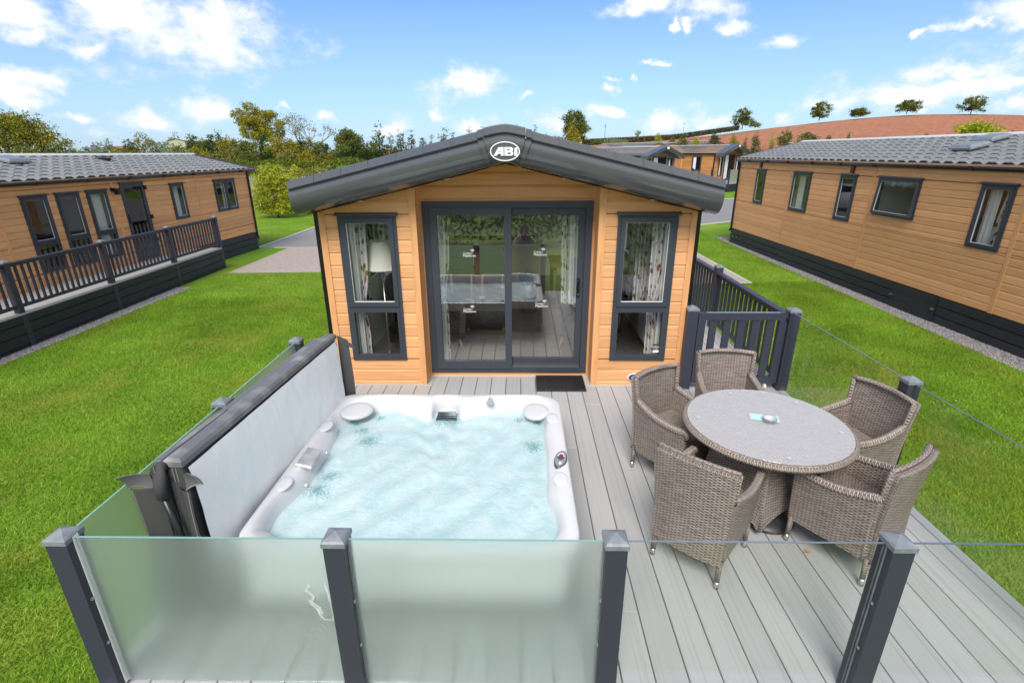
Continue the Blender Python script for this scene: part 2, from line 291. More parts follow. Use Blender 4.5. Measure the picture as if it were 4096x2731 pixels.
def foliage(name, c1, c2, c3, acc=None):
    """each leaf (mesh island) takes its own tone; acc adds a few turning leaves"""
    m, N, L = nodes(name); o = N.new('ShaderNodeOutputMaterial')
    g = N.new('ShaderNodeNewGeometry'); r = N.new('ShaderNodeValToRGB'); L.new(g.outputs['Random Per Island'], r.inputs[0]); e = r.color_ramp.elements
    e[0].color = (*c1, 1); e[1].color = (*c3, 1); x = e.new(.5); x.color = (*c2, 1)
    if acc: e[-1].position = .86; x = e.new(.96); x.color = (*acc, 1)
    tc = N.new('ShaderNodeTexCoord'); t = N.new('ShaderNodeTexNoise'); t.inputs['Scale'].default_value = .9; t.inputs['Detail'].default_value = 3; L.new(tc.outputs['Object'], t.inputs['Vector'])
    mr = N.new('ShaderNodeMapRange'); L.new(t.outputs['Fac'], mr.inputs[0]); mr.inputs[1].default_value = .3; mr.inputs[2].default_value = .7; mr.inputs[3].default_value = .7; mr.inputs[4].default_value = 1.25
    mu = N.new('ShaderNodeMixRGB'); mu.blend_type = 'MULTIPLY'; mu.inputs[0].default_value = 1; L.new(r.outputs[0], mu.inputs[1]); L.new(mr.outputs[0], mu.inputs[2])
    d = N.new('ShaderNodeBsdfDiffuse'); L.new(mu.outputs[0], d.inputs[0]); tr = N.new('ShaderNodeBsdfTranslucent'); L.new(mu.outputs[0], tr.inputs[0])
    mx = N.new('ShaderNodeMixShader'); mx.inputs[0].default_value = .35; L.new(d.outputs[0], mx.inputs[1]); L.new(tr.outputs[0], mx.inputs[2]); L.new(mx.outputs[0], o.inputs[0]); return m
M['grass'] = foliage('grass_blades', (.145, .275, .02), (.215, .375, .03), (.285, .43, .05), (.4, .42, .12))
def lawn_patches(m, dry):          # yellower, drier patches in the turf
    nt = m.node_tree; N = nt.nodes; L = nt.links; tc = N.new('ShaderNodeTexCoord'); t = N.new('ShaderNodeTexNoise'); t.inputs['Scale'].default_value = .75; t.inputs['Detail'].default_value = 6; t.inputs['Roughness'].default_value = .6
    L.new(tc.outputs['Object'], t.inputs['Vector']); mr = N.new('ShaderNodeMapRange'); mr.inputs[1].default_value = .50; mr.inputs[2].default_value = .72; mr.inputs[4].default_value = .7; L.new(t.outputs['Fac'], mr.inputs[0])
    for lk in list(nt.links):
        if lk.to_node.type in ('BSDF_DIFFUSE', 'BSDF_TRANSLUCENT', 'BSDF_PRINCIPLED') and lk.to_socket.name in ('Color', 'Base Color'):
            mx = N.new('ShaderNodeMixRGB'); L.new(mr.outputs[0], mx.inputs[0]); L.new(lk.from_socket, mx.inputs[1]); mx.inputs[2].default_value = (*dry, 1); L.new(mx.outputs[0], lk.to_socket)
lawn_patches(M['grass'], (.34, .36, .06)); lawn_patches(M['lawn'], (.25, .27, .045))
M['lf_oak'] = foliage('oak_leaves', (0.065, 0.109, 0.022), (0.116, 0.174, 0.032), (0.189, 0.232, 0.043), (0.435, 0.246, 0.043))
M['lf_yel'] = foliage('yellowing_leaves', (0.160, 0.189, 0.026), (0.290, 0.290, 0.036), (0.464, 0.392, 0.043), (0.609, 0.290, 0.043))
M['lf_big'] = foliage('turning_leaves', (0.087, 0.123, 0.020), (0.189, 0.225, 0.029), (0.348, 0.319, 0.043), (0.652, 0.290, 0.058))
M['lf_dark'] = foliage('dark_leaves', (0.032, 0.065, 0.020), (0.058, 0.102, 0.029), (0.094, 0.145, 0.041))
M['lf_mid'] = foliage('mid_leaves', (0.072, 0.109, 0.029), (0.123, 0.167, 0.043), (0.189, 0.225, 0.058), (0.406, 0.290, 0.072))
M['lf_olive'] = foliage('olive_leaves', (0.131, 0.145, 0.043), (0.217, 0.217, 0.058), (0.319, 0.290, 0.087), (0.464, 0.290, 0.087))
M['lf_pale'] = foliage('pale_leaves', (0.174, 0.217, 0.102), (0.261, 0.304, 0.145), (0.319, 0.348, 0.174))
M['lf_bright'] = foliage('maple_leaves', (0.203, 0.290, 0.029), (0.362, 0.420, 0.043), (0.522, 0.507, 0.058), (0.725, 0.478, 0.058))
M['lf_purple'] = foliage('purple_leaves', (0.102, 0.022, 0.036), (0.145, 0.029, 0.043), (0.189, 0.043, 0.051))
M['lf_hedge'] = foliage('hedge_leaves', (0.072, 0.072, 0.036), (0.123, 0.109, 0.051), (0.174, 0.145, 0.072))
M['lf_back'] = foliage('hedgerow_leaves', (0.058, 0.102, 0.017), (0.131, 0.189, 0.029), (0.290, 0.290, 0.043))
def field():
    m, N, L = nodes('ploughed_field'); o = N.new('ShaderNodeOutputMaterial'); b = N.new('ShaderNodeBsdfPrincipled'); b.inputs['Roughness'].default_value = .95; b.inputs['Specular IOR Level'].default_value = .1
    tc = N.new('ShaderNodeTexCoord'); mp = N.new('ShaderNodeMapping'); mp.inputs['Scale'].default_value = (.5, 1.3, 2.0); mp.inputs['Rotation'].default_value = (0, 0, .25); L.new(tc.outputs['Object'], mp.inputs[0])
    t = N.new('ShaderNodeTexNoise'); t.inputs['Scale'].default_value = 1; t.inputs['Detail'].default_value = 8; t.inputs['Roughness'].default_value = .7; L.new(mp.outputs[0], t.inputs['Vector'])
    r = N.new('ShaderNodeValToRGB'); L.new(t.outputs['Fac'], r.inputs[0]); e = r.color_ramp.elements
    e[0].position = .40; e[0].color = (.225, .08, .045, 1); e[1].position = .68; e[1].color = (.55, .35, .22, 1); x = e.new(.54); x.color = (.30, .118, .066, 1)
    t2 = N.new('ShaderNodeTexNoise'); t2.inputs['Scale'].default_value = .012; t2.inputs['Detail'].default_value = 3; L.new(tc.outputs['Object'], t2.inputs['Vector'])
    mr = N.new('ShaderNodeMapRange'); L.new(t2.outputs['Fac'], mr.inputs[0]); mr.inputs[1].default_value = .35; mr.inputs[2].default_value = .65; mr.inputs[4].default_value = .3
    mx = N.new('ShaderNodeMixRGB'); L.new(mr.outputs[0], mx.inputs[0]); L.new(r.outputs[0], mx.inputs[1]); mx.inputs[2].default_value = (.40, .21, .125, 1)
    L.new(mx.outputs[0], b.inputs['Base Color']); L.new(b.outputs[0], o.inputs[0]); return m
M['field'] = field()
def stones():
    m, N, L = nodes('gravel_stones'); o = N.new('ShaderNodeOutputMaterial'); b = N.new('ShaderNodeBsdfPrincipled'); b.inputs['Roughness'].default_value = .8
    g = N.new('ShaderNodeNewGeometry'); r = N.new('ShaderNodeValToRGB'); L.new(g.outputs['Random Per Island'], r.inputs[0]); e = r.color_ramp.elements
    e[0].color = (.09, .095, .105, 1); e[1].color = (.42, .38, .36, 1)
    for p_, c in ((.4, (.16, .165, .175, 1)), (.75, (.24, .24, .25, 1)), (.9, (.4, .28, .23, 1))): x = e.new(p_); x.color = c
    L.new(r.outputs[0], b.inputs['Base Color']); L.new(b.outputs[0], o.inputs[0]); return m
M['stones'] = stones()
def stripes():
    m, N, L = nodes('striped_top'); o = N.new('ShaderNodeOutputMaterial'); b = N.new('ShaderNodeBsdfPrincipled'); tc = N.new('ShaderNodeTexCoord'); w = N.new('ShaderNodeTexWave'); w.inputs['Scale'].default_value = 9; L.new(tc.outputs['Object'], w.inputs['Vector'])
    mr = N.new('ShaderNodeMath'); mr.operation = 'GREATER_THAN'; mr.inputs[1].default_value = .85; L.new(w.outputs['Fac'], mr.inputs[0])
    mx = N.new('ShaderNodeMixRGB'); L.new(mr.outputs[0], mx.inputs[0]); mx.inputs[1].default_value = (.012, .012, .014, 1); mx.inputs[2].default_value = (.55, .55, .55, 1); L.new(mx.outputs[0], b.inputs['Base Color']); L.new(b.outputs[0], o.inputs[0]); return m
M['stripe'] = stripes()

# ------------------------------------------------------------------ mesh helpers
class MB:
    def __init__(s): s.v = []; s.f = []; s.uv = []; s.hasuv = False
    def add(s, vs, fs, uvs=None):
        b = len(s.v); s.v += [tuple(v) for v in vs]; s.f += [tuple(i+b for i in f) for f in fs]
        if uvs is not None: s.hasuv = True
        s.uv += list(uvs) if uvs is not None else [(0, 0)]*len(vs)
        return s
    def box(s, x0, x1, y0, y1, z0, z1):
        return s.add([(x0,y0,z0),(x1,y0,z0),(x1,y1,z0),(x0,y1,z0),(x0,y0,z1),(x1,y0,z1),(x1,y1,z1),(x0,y1,z1)],
                     [(3,2,1,0),(4,5,6,7),(0,1,5,4),(1,2,6,5),(2,3,7,6),(3,0,4,7)])
    def cbox(s, x0, x1, y0, y1, z0, z1, c=.004):        # box with chamfered top edges
        v = [(x0,y0,z0),(x1,y0,z0),(x1,y1,z0),(x0,y1,z0),(x0,y0,z1-c),(x1,y0,z1-c),(x1,y1,z1-c),(x0,y1,z1-c),(x0+c,y0+c,z1),(x1-c,y0+c,z1),(x1-c,y1-c,z1),(x0+c,y1-c,z1)]
        return s.add(v, [(3,2,1,0),(0,1,5,4),(1,2,6,5),(2,3,7,6),(3,0,4,7),(4,5,9,8),(5,6,10,9),(6,7,11,10),(7,4,8,11),(8,9,10,11)])
    def prism(s, poly, d0, d1, inset=None):             # polygon in (u,z) extruded along d; local axes (u,d,z), outward is -d
        n = len(poly); fr = inset or poly
        v = [(u, d0, z) for u, z in poly] + [(u, d1, z) for u, z in fr]
        fs = [tuple(range(n))[::-1], tuple(range(n, 2*n))] + [(i, (i+1) % n, n+(i+1) % n, n+i) for i in range(n)]
        if d1 < d0: fs = [f[::-1] for f in fs]
        fs = [f[::-1] for f in fs]
        return s.add(v, fs)
    def tube(s, pts, r, n=8, caps=True):
        pts = [Vector(p) for p in pts]; rs = r if isinstance(r, (list, tuple)) else [r]*len(pts); vs = []; fs = []
        for i, p in enumerate(pts):
            t = (pts[min(i+1, len(pts)-1)]-pts[max(i-1, 0)]).normalized(); a = Vector((0,0,1)) if abs(t.z) < .9 else Vector((1,0,0))
            e1 = t.cross(a).normalized(); e2 = t.cross(e1)
            for k in range(n): w = 2*PI*k/n; vs.append(p+(e1*math.cos(w)+e2*math.sin(w))*rs[i])
        for i in range(len(pts)-1):
            for k in range(n): fs.append((i*n+k, (i+1)*n+k, (i+1)*n+(k+1) % n, i*n+(k+1) % n))
        if caps: fs += [tuple(range(n)), tuple(range((len(pts)-1)*n, len(pts)*n))[::-1]]
        return s.add(vs, fs)
    def lathe(s, prof, c=(0,0,0), n=24, sx=1, sy=1):    # prof: (r, z)
        vs = []; fs = []
        for r, z in prof:
            for k in range(n): w = 2*PI*k/n; vs.append((c[0]+r*math.cos(w)*sx, c[1]+r*math.sin(w)*sy, c[2]+z))
        for i in range(len(prof)-1):
            for k in range(n): fs.append((i*n+k, i*n+(k+1) % n, (i+1)*n+(k+1) % n, (i+1)*n+k))
        fs.append(tuple(range(n))[::-1]); fs.append(tuple(range((len(prof)-1)*n, len(prof)*n)))
        uvs = [(k/n*2*PI*max(prof[i][0], .05), sum(math.dist(prof[j], prof[j+1]) for j in range(i))) for i in range(len(prof)) for k in range(n)]
        return s.add(vs, fs, uvs)
    def grid(s, f, us, vs_, uv=None, closeu=False):
        P = [[Vector(f(u, v)) for u in us] for v in vs_]; nu = len(us); V = [p for row in P for p in row]; fs = []
        for j in range(len(vs_)-1):
            for i in range(nu if closeu else nu-1): k = (i+1) % nu; fs.append((j*nu+i, j*nu+k, (j+1)*nu+k, (j+1)*nu+i))
        if uv is None:
            uvs = []
            acc = [0]*nu
            for j in range(len(vs_)):
                if j: acc = [acc[i]+(P[j][i]-P[j-1][i]).length for i in range(nu)]
                a = 0; mid = (nu//2); cum = [0]
                for i in range(1, nu): a += (P[j][i]-P[j][i-1]).length; cum.append(a)
                for i in range(nu): uvs.append((cum[i]-cum[mid], acc[mid]))
        else: uvs = [uv(u, v) for v in vs_ for u in us]
        return s.add(V, fs, uvs)
    def slab(s, f, us, vs_, th, close=True):            # a grid with thickness th along its normal
        nu, nv = len(us), len(vs_); P = np.array([[f(u, v) for u in us] for v in vs_], float)
        du = np.gradient(P, axis=1); dv = np.gradient(P, axis=0); nn = np.cross(du, dv); nn /= np.linalg.norm(nn, axis=2, keepdims=True)+1e-9
        Q = P-nn*th; a = MB(); a.grid(lambda i, j: P[j][i], range(nu), range(nv)); s.add(a.v, a.f, a.uv)
        b = MB(); b.grid(lambda i, j: Q[j][i], range(nu), range(nv)); s.add(b.v, [q[::-1] for q in b.f], b.uv)
        rim = [(0, i) for i in range(nu)] + [(j, nu-1) for j in range(1, nv)] + [(nv-1, i) for i in range(nu-2, -1, -1)] + [(j, 0) for j in range(nv-2, 0, -1)]
        vs = []; uvs = []; acc = 0; n = len(rim)
        for k, (j, i) in enumerate(rim):
            if k: acc += float(np.linalg.norm(P[j][i]-P[rim[k-1][0]][rim[k-1][1]]))
            m = (P[j][i]+Q[j][i])/2; e = m-(P+Q).mean((0, 1))/2*1.0
            vs += [P[j][i], Q[j][i]]; uvs += [(0, acc), (th, acc)]
        fs = [(2*k+1, 2*((k+1) % n)+1, 2*((k+1) % n), 2*k) for k in range(n)]
        return s.add(vs, fs, uvs)
    def mesh(s, name, m, smooth=False):
        me = bpy.data.meshes.new(name); me.from_pydata(s.v, [], s.f)
        if s.hasuv:
            l = me.uv_layers.new(name='UVMap'); idx = np.empty(len(me.loops), np.int32); me.loops.foreach_get('vertex_index', idx)
            l.data.foreach_set('uv', np.array(s.uv, np.float32)[idx].ravel())
        if m is not None: me.materials.append(M[m] if isinstance(m, str) else m)
        if smooth: me.polygons.foreach_set('use_smooth', [True]*len(me.polygons))
        me.update()
        if len(s.f) < 4000:
            bm = bmesh.new(); bm.from_mesh(me); bmesh.ops.recalc_face_normals(bm, faces=bm.faces); bm.to_mesh(me); bm.free()
        return me
    def build(s, name, m, parent=None, smooth=False): return link(name, s.mesh(name, m, smooth), parent)
def link(name, data, parent=None, mtx=None):
    o = bpy.data.objects.new(name, data); COL.objects.link(o)
    if parent is not None: o.parent = parent
    if mtx is not None: o.matrix_local = mtx
    return o
def smooth_angle(o, deg=35):
    me = o.data; me.polygons.foreach_set('use_smooth', [True]*len(me.polygons))
    bm = bmesh.new(); bm.from_mesh(me); bmesh.ops.remove_doubles(bm, verts=bm.verts, dist=1e-5); bm.normal_update()
    for e in bm.edges:
        if len(e.link_faces) == 2 and e.calc_face_angle(0) > rad(deg): e.smooth = False
    bm.to_mesh(me); bm.free(); return o
def tag(o, label, cat, group=None, kind=None):
    o['label'] = label; o['category'] = cat
    if group: o['group'] = group
    if kind: o['kind'] = kind
    return o
def thing(name, label, cat, loc=(0,0,0), rz=0, group=None):
    o = link(name, None); o.location = loc; o.rotation_euler = (0, 0, rz); o.empty_display_size = .1; return tag(o, label, cat, group)
def structure(o): o['kind'] = 'structure'; return o
def copy_tree(o, parent=None):
    c = o.copy(); COL.objects.link(c)
    if parent is not None: c.parent = parent
    for ch in [q for q in bpy.data.objects if q.parent == o]: copy_tree(ch, c)
    return c
def text(body, size, m, parent, mtx, name='lettering', ext=.0004, align='CENTER', off=0, sp=1.0):
    c = bpy.data.curves.new(name, 'FONT'); c.body = body; c.size = size; c.extrude = ext; c.align_x = align; c.align_y = 'CENTER'; c.offset = off; c.space_line = sp; c.materials.append(M[m])
    o = link(name, c, parent, mtx); bpy.context.view_layer.update()
    me = bpy.data.meshes.new_from_object(o.evaluated_get(bpy.context.evaluated_depsgraph_get())); bpy.data.objects.remove(o)
    return link(name, me, parent, mtx)
UP = Matrix.Rotation(PI/2, 4, 'X')      # text upright, facing -y
def clip(poly, a, b, c):                # keep a*u+b*z<=c
    out = []
    for i in range(len(poly)):
        p, q = poly[i], poly[(i+1) % len(poly)]; dp = a*p[0]+b*p[1]-c; dq = a*q[0]+b*q[1]-c
        if dp <= 1e-9: out.append(p)
        if (dp < -1e-9 and dq > 1e-9) or (dp > 1e-9 and dq < -1e-9): t = dp/(dp-dq); out.append((p[0]+t*(q[0]-p[0]), p[1]+t*(q[1]-p[1])))
    return out
def rects_minus(u0, u1, z0, z1, holes):
    zs = sorted({z0, z1} | {min(max(z, z0), z1) for h in holes for z in h[2:4]}); out = []
    for a, b in zip(zs, zs[1:]):
        if b-a < 1e-4: continue
        cur = u0
        for h in sorted([h for h in holes if h[2] < b-1e-4 and h[3] > a+1e-4]):
            if h[0] > cur+1e-3: out.append((cur, min(h[0], u1), a, b))
            cur = max(cur, h[1])
        if cur < u1-1e-3: out.append((cur, u1, a, b))
    return out
_bc = {}
def cladding(root, mtx, u0, u1, z0, z1, holes=(), seams=(), clips=(), pitch=.1415, m='board', zref=0, joined=False, th=.013):
    """lap boards on a wall; mtx maps wall axes (u along, -d out, z up) into the lodge"""
    for a, b, c, d in rects_minus(u0, u1, z0, z1, holes):
        p = [(a,c),(b,c),(b,d),(a,d)]
        for k in clips: p = clip(p, *k)
        if len(p) > 2: MB().prism(p, .07, 0).build('wall', 'core' if m == 'board' else m, root).matrix_local = mtx
    n0 = math.floor((z0-zref)/pitch); n1 = math.ceil((z1-zref)/pitch); big = MB()
    for n in range(n0, n1):
        a, b = max(z0, zref+n*pitch), min(z1, zref+(n+1)*pitch)
        if b-a < .01: continue
        if a > z0+1e-4: a += .003
        hs = [h for h in holes]+[(s_-.035, s_+.035, a-1, b+1) for s_ in seams]
        for ua, ub, za, zb in rects_minus(u0, u1, a, b, hs):
            p = [(ua,za),(ub,za),(ub,zb),(ua,zb)]
            for k in clips: p = clip(p, *k)
            if len(p) < 3: continue
            fr = [(u, z-.026 if z > zb-1e-4 and zb > b-1e-4 else z) for u, z in p]
            if min(z for u, z in p)+.02 > max(z for u, z in p): continue
            if joined: big.prism(p, 0, -th, fr); continue
            key = tuple((round(u-ua, 3), round(z-za, 3)) for u, z in p)+(m, th)
            if key not in _bc: _bc[key] = MB().prism([(u-ua, z-za) for u, z in p], 0, -th, [(u-ua, z-za) for u, z in fr]).mesh('board', m)
            link('board', _bc[key], root, mtx @ Matrix.Translation((ua, 0, za)))
    if joined and big.v: big.build('cladding', m, root).matrix_local = mtx
    for s_ in seams:
        p = [(s_-.035, z0), (s_+.035, z0), (s_+.035, z1), (s_-.035, z1)]
        for k in clips: p = clip(p, *k)
        MB().prism(p, 0, -th-.006).build('joint_trim', 'trim', root).matrix_local = mtx
def miter_frame(mb, u0, u1, z0, z1, w, d0, d1, wb=None):
    wb = wb or w
    o = [(u0,z0),(u1,z0),(u1,z1),(u0,z1)]; i = [(u0+w,z0+wb),(u1-w,z0+wb),(u1-w,z1-w),(u0+w,z1-w)]
    for k in range(4):
        j = (k+1) % 4; c = .006
        mb.prism([o[k], o[j], i[j], i[k]], d0, d1)
    return mb
def window(root, mtx, u0, u1, z0, z1, split=None, panes=None, mull=None, drip=True, open_=False, name='window'):
    """frame > sash, pane, drip_rail"""
    f = miter_frame(MB(), u0, u1, z0, z1, .042, .07, -.032)
    if split: f.prism([(u0+.042, split-.03), (u1-.042, split-.03), (u1-.042, split+.02), (u0+.042, split+.02)], .06, -.03)
    if mull: f.prism([(mull-.028, z0+.042), (mull+.028, z0+.042), (mull+.028, z1-.042), (mull-.028, z1-.042)], .06, -.03)
    w = f.build(name, 'frame', root); w.matrix_local = mtx
    cells = [(u0, u1, split+.02-.042 if split else z0, z1)] if not mull else [(u0, mull+.014, z0, z1), (mull-.014, u1, z0, z1)]
    for ci, (a, b, c, d) in enumerate(cells):
        dd = -.05 if open_ else 0
        sm = miter_frame(MB(), a+.036, b-.036, c+.036, d-.036, .05, .03, -.045); so = sm.build('sash', 'frame', w)
        po = MB().prism([(a+.085, c+.085), (b-.085, c+.085), (b-.085, d-.085), (a+.085, d-.085)], -.012, -.016).build('pane', 'pane', w)
        be = miter_frame(MB(), a+.086, b-.086, c+.086, d-.086, .006, .0, -.02).build('bead', 'lining', w)
        if open_:
            for q in (so, po, be): q.matrix_local = Matrix.Translation((0, 0, d-.04)) @ Matrix.Rotation(rad(-4), 4, 'X') @ Matrix.Translation((0, 0, -d+.04))
    if split: MB().prism([(u0+.06, z0+.07), (u1-.06, z0+.07), (u1-.06, split-.03), (u0+.06, split-.03)], -.008, -.012).build('pane', 'pane', w)
    if split: miter_frame(MB(), u0+.04, u1-.04, z0+.04, split-.028, .03, .02, -.036).build('bead', 'frame', w)
    if drip: MB().prism([(u0-.02, z1+.002), (u1+.02, z1+.002), (u1+.02, z1+.03), (u0-.02, z1+.03)], 0, -.075, [(u0-.02, z1-.004), (u1+.02, z1-.004), (u1+.02, z1+.014), (u0-.02, z1+.014)]).build('drip_rail', 'frame', w)
    return w
def curtain(label, p0, p1, z0, z1, amp=.035, waves=6, tie=None, m='leafprint', group='leaf print curtains behind the windows', lean=0):
    """hanging cloth from p0 to p1 (plan), optionally drawn in at height tie"""
    p0, p1 = Vector((*p0, 0)), Vector((*p1, 0)); d = p1-p0; n = Vector((-d.y, d.x, 0)).normalized(); ln = d.length
    def f(u, v):
        w = 1-(.45*math.exp(-((v*(z1-z0)+z0-tie)/.28)**2) if tie else 0)
        if tie and v*(z1-z0)+z0 < tie: w = min(w, .75)
        s = u*w+lean*(1-v)
        return p0+d*s+n*(amp*math.sin(u*waves*2*PI)+.4*amp*math.sin(u*waves*5+1))+Vector((0, 0, z0+v*(z1-z0)))
    o = MB().grid(f, np.linspace(0, 1, waves*8+1), np.linspace(0, 1, 14), uv=lambda u, v: (u*ln*2.2, v*(z1-z0))).build('curtain', m, None, True)
    return tag(o, label, 'curtain', group)

# ------------------------------------------------------------------ ground, paths, road, hill
def gz(x): return -.545+.009*min(max(x, -12), 9)
def sheet(name, poly, dz, m):
    mb = MB()
    for cl in (((1,0,-12),), ((-1,0,12),(1,0,9)), ((-1,0,-9),)):
        p = list(poly)
        for k in cl: p = clip(p, *k) if p else p
        if len(p) > 2: mb.add([(x, y, gz(x)+dz) for x, y in p], [tuple(range(len(p)))])
    return structure(mb.build(name, m))
sheet('ground', [(-2500,-2500),(2500,-2500),(2500,3500),(-2500,3500)], 0, 'lawn')
drive = [(-9.75,14.6+4.43),(-9.75,26),(-10.6,31),(-9,33),(4,35.2),(14.3,37.55),(16,38.2),(24,42),(40,50),(46,44),(30,35),(20,29.5),(14,27),(10,25),(8.2,23.9),(6.2,22.9),(3,19.1),(-2,19.03)]
sheet('driveway', drive, .004, 'tarmac')
sheet('far_pavement', [(10,41.3),(17.5,44.5),(21,46.3),(40,55),(40,57.5),(20.5,48.6),(17,47.1),(9,43.5)], .004, 'kerb')
def edging(name, pts, w=.11, h=.03):
    mb = MB()
    for (x0,y0),(x1,y1) in zip(pts, pts[1:]):
        d = Vector((x1-x0, y1-y0, 0)); n = Vector((-d.y, d.x, 0)).normalized()*w/2
        v = [(x0-n.x,y0-n.y),(x1-n.x,y1-n.y),(x1+n.x,y1+n.y),(x0+n.x,y0+n.y)]
        mb.add([(x,y,gz(x)-.02) for x,y in v]+[(x,y,gz(x)+h) for x,y in v], [(4,5,6,7),(0,1,5,4),(1,2,6,5),(2,3,7,6),(3,0,4,7)])
    return structure(mb.build(name, 'kerb'))
edging('kerb', [(-9.8,19),(-9.8,26),(-10.65,31)]); edging('kerb', [(3,19.1),(6.2,22.9),(8.2,23.9),(10,25),(14,27),(20,29.5),(30,35)]); edging('kerb', [(4,35.2),(14.3,37.55),(16,38.2),(24,42),(40,50)])
edging('kerb', [(5.88,24),(5.82,16.9),(5.88,12.9),(4.0,12.9)], .08, .015); edging('kerb', [(-9.2,19.03),(-2.6,19.03)], .09, .012)
sheet('gravel_bed', [(7.55,4),(7.55,20.3),(9,20.4),(8.6,4)], .004, 'gravelbase'); sheet('gravel_bed', [(-9.4,3),(-8.66,3),(-8.66,13),(-9.4,13)], .004, 'gravelbase')
def paving_area(name, x0, x1, y0, y1, skew=0, n=300):
    base = sheet(name, [(x0,y0),(x1,y0),(x1,y1),(x0,y1)], .004, 'gravelbase')
    cells = []; r = 0; yy = y0
    while yy < y1-.05:
        xx = x0-(.1 if r % 2 else 0)
        while xx < x1-.02:
            a, b = max(xx, x0), min(xx+.2, x1)
            if b-a > .05: cells.append((a, b, yy, yy+.1))
            xx += .2
        yy += .1; r += 1
    cells.sort(key=lambda c: (c[2]**2+c[0]**2)); cache = {}; rest = MB()
    for i, (a, b, c, d) in enumerate(cells):
        if i < n:
            k = round(b-a, 3)
            if k not in cache: cache[k] = MB().cbox(.003, k-.003, .003, .097, 0, .016, .004).mesh('paver', 'paving')
            o = link('paver', cache[k], base); o.location = (a, c, gz((a+b)/2)+.004)
        else: z = gz((a+b)/2)+.004; rest.box(a+.003, b-.003, c+.003, d-.003, z, z+.016)
    if rest.v: q = rest.build('paving_field', 'paving', base); q['kind'] = 'stuff'
    return base
paving_area('path', 4.42, 5.82, 12.95, 24); paving_area('brick_paving', -8.6, -2.6, 14.7, 18.97)
# the ploughed hill: its crest carries the skyline of the photograph at 260 m and more
crest = [(1500,600),(2100,585),(2330,576),(2500,568),(2700,556),(2900,534),(3050,513),(3300,483),(3480,465),(3660,455),(3850,454),(4000,457),(4300,468),(4700,500),(5200,560)]
def hill():
    mb = MB(); nx = 60; ny = 14; V = []; pxs = np.linspace(1500, 5200, nx)
    for j in range(ny):
        t = j/(ny-1)
        for px in pxs:
            Y = 75+185*min(t, .84)/.84+ (max(t-.84, 0)/.16)*140
            py = np.interp(px, [c[0] for c in crest], [c[1] for c in crest]); zc = at(px, py, 260).z; zf = -.45
            s = min(t, .84)/.84; s = s**1.15*(1-.25*(1-s))
            p = at(px, 610, Y); z = zf+(zc-zf)*s-(max(t-.84, 0)/.16)**2*9
            V.append((p.x, p.y, z))
    fs = [(j*nx+i, j*nx+i+1, (j+1)*nx+i+1, (j+1)*nx+i) for j in range(ny-1) for i in range(nx-1)]
    mb.add(V, fs); return structure(mb.build('hill', 'field', None, True))
hill()

# ------------------------------------------------------------------ main lodge
YF, YR = 5.72, 5.985; XC = -.155; APEX = 2.91; SL = .237; LEN = 12.
def rooftop(x, soft=.05): return APEX-SL*(math.sqrt((x-XC)**2+soft*soft)-soft)
lodge = thing('holiday_lodge', 'orange timber lodge with glossy grey gable and sliding door facing the deck', 'lodge', (0, 0, 0))
MF = Matrix.Translation((0, YF, 0)); MR = Matrix.Translation((0, YR, 0))
soff = .345
gl_, gr_ = (-SL, 1, APEX-soff-SL*XC), (SL, 1, APEX-soff+SL*XC)          # roofline half planes
HL = (-2.01, -1.3655, .334, 2.037); HR = (1.0586, 1.7116, .334, 2.037); HD = (-1.124, .82, .057, 2.158)
cladding(lodge, MF, -2.15, -1.217, 0, 2.7, [HL], (), [gl_, gr_], zref=.066-.1415)
cladding(lodge, MF, .924, 1.846, 0, 2.7, [HR], (), [gl_, gr_], zref=.066-.1415)
cladding(lodge, MR, -1.10, .81+.0, 0, 2.7, [HD], (), [gl_, gr_], zref=.066-.1415)
for mm, a, b, d in ((MF, -2.22, -2.15, .024), (MF, -1.217, -1.143, .024), (MF, .85, .924, .024), (MF, 1.846, 1.911, .024), (MR, -1.143, -1.10, .012), (MR, .81, .85, .012)):
    p = [(a,0),(b,0),(b,3),(a,3)]
    for k in (gl_, gr_): p = clip(p, *k)
    MB().prism(p, .07, -d).build('corner_trim', 'trim', lodge).matrix_local = mm
for x, s in ((-1.143, 1), (.85, -1)):                                    # the returns of the recess
    zt = rooftop(x)-soff
    o = MB().box(min(x, x-s*.07), max(x, x-s*.07), YF+.071, YR+.07, 0, zt).build('recess_return', 'board', lodge)
window(lodge, MF, *HL, split=.99); window(lodge, MF, *HR, split=.99)
# side walls, rear wall, floor, ceiling
ML = Matrix.Translation((-2.22, YF, 0)) @ Matrix.Rotation(-PI/2, 4, 'Z'); MRt = Matrix.Translation((1.905, YF, 0)) @ Matrix.Rotation(PI/2, 4, 'Z')
cladding(lodge, ML, -LEN, -.03, 0, 2.1, [(-1.75, -.75, 1.0, 2.0), (-3.9, -2.7, .9, 2.0), (-6, -5, .9, 2.0)], zref=.066-.1415, joined=True)
cladding(lodge, MRt, .03, LEN, 0, 2.1, [(.55, 1.35, 1.0, 2.0), (2.6, 3.8, .9, 2.0), (5, 6, .9, 2.0)], zref=.066-.1415, joined=True)
for mm, a, b, z in ((ML, -1.75, -.75, 1), (ML, -3.9, -2.7, .9), (ML, -6, -5, .9), (MRt, .55, 1.35, 1), (MRt, 2.6, 3.8, .9), (MRt, 5, 6, .9)): window(lodge, mm, a, b, z, 2.0)  # rear two on each side are unseen, added to let more light in
MB().box(-2.2, 1.89, YF+LEN-.1, YF+LEN, 0, 2.1).build('rear_wall', 'core', lodge)
MB().box(-2.15, 1.84, YR+.071, YF+LEN-.1, -.1, .018).box(-2.15, -1.21, YF+.072, YR+.07, -.1, .018).box(.92, 1.84, YF+.072, YR+.07, -.1, .018).build('floor', 'core', lodge)
ce = MB()
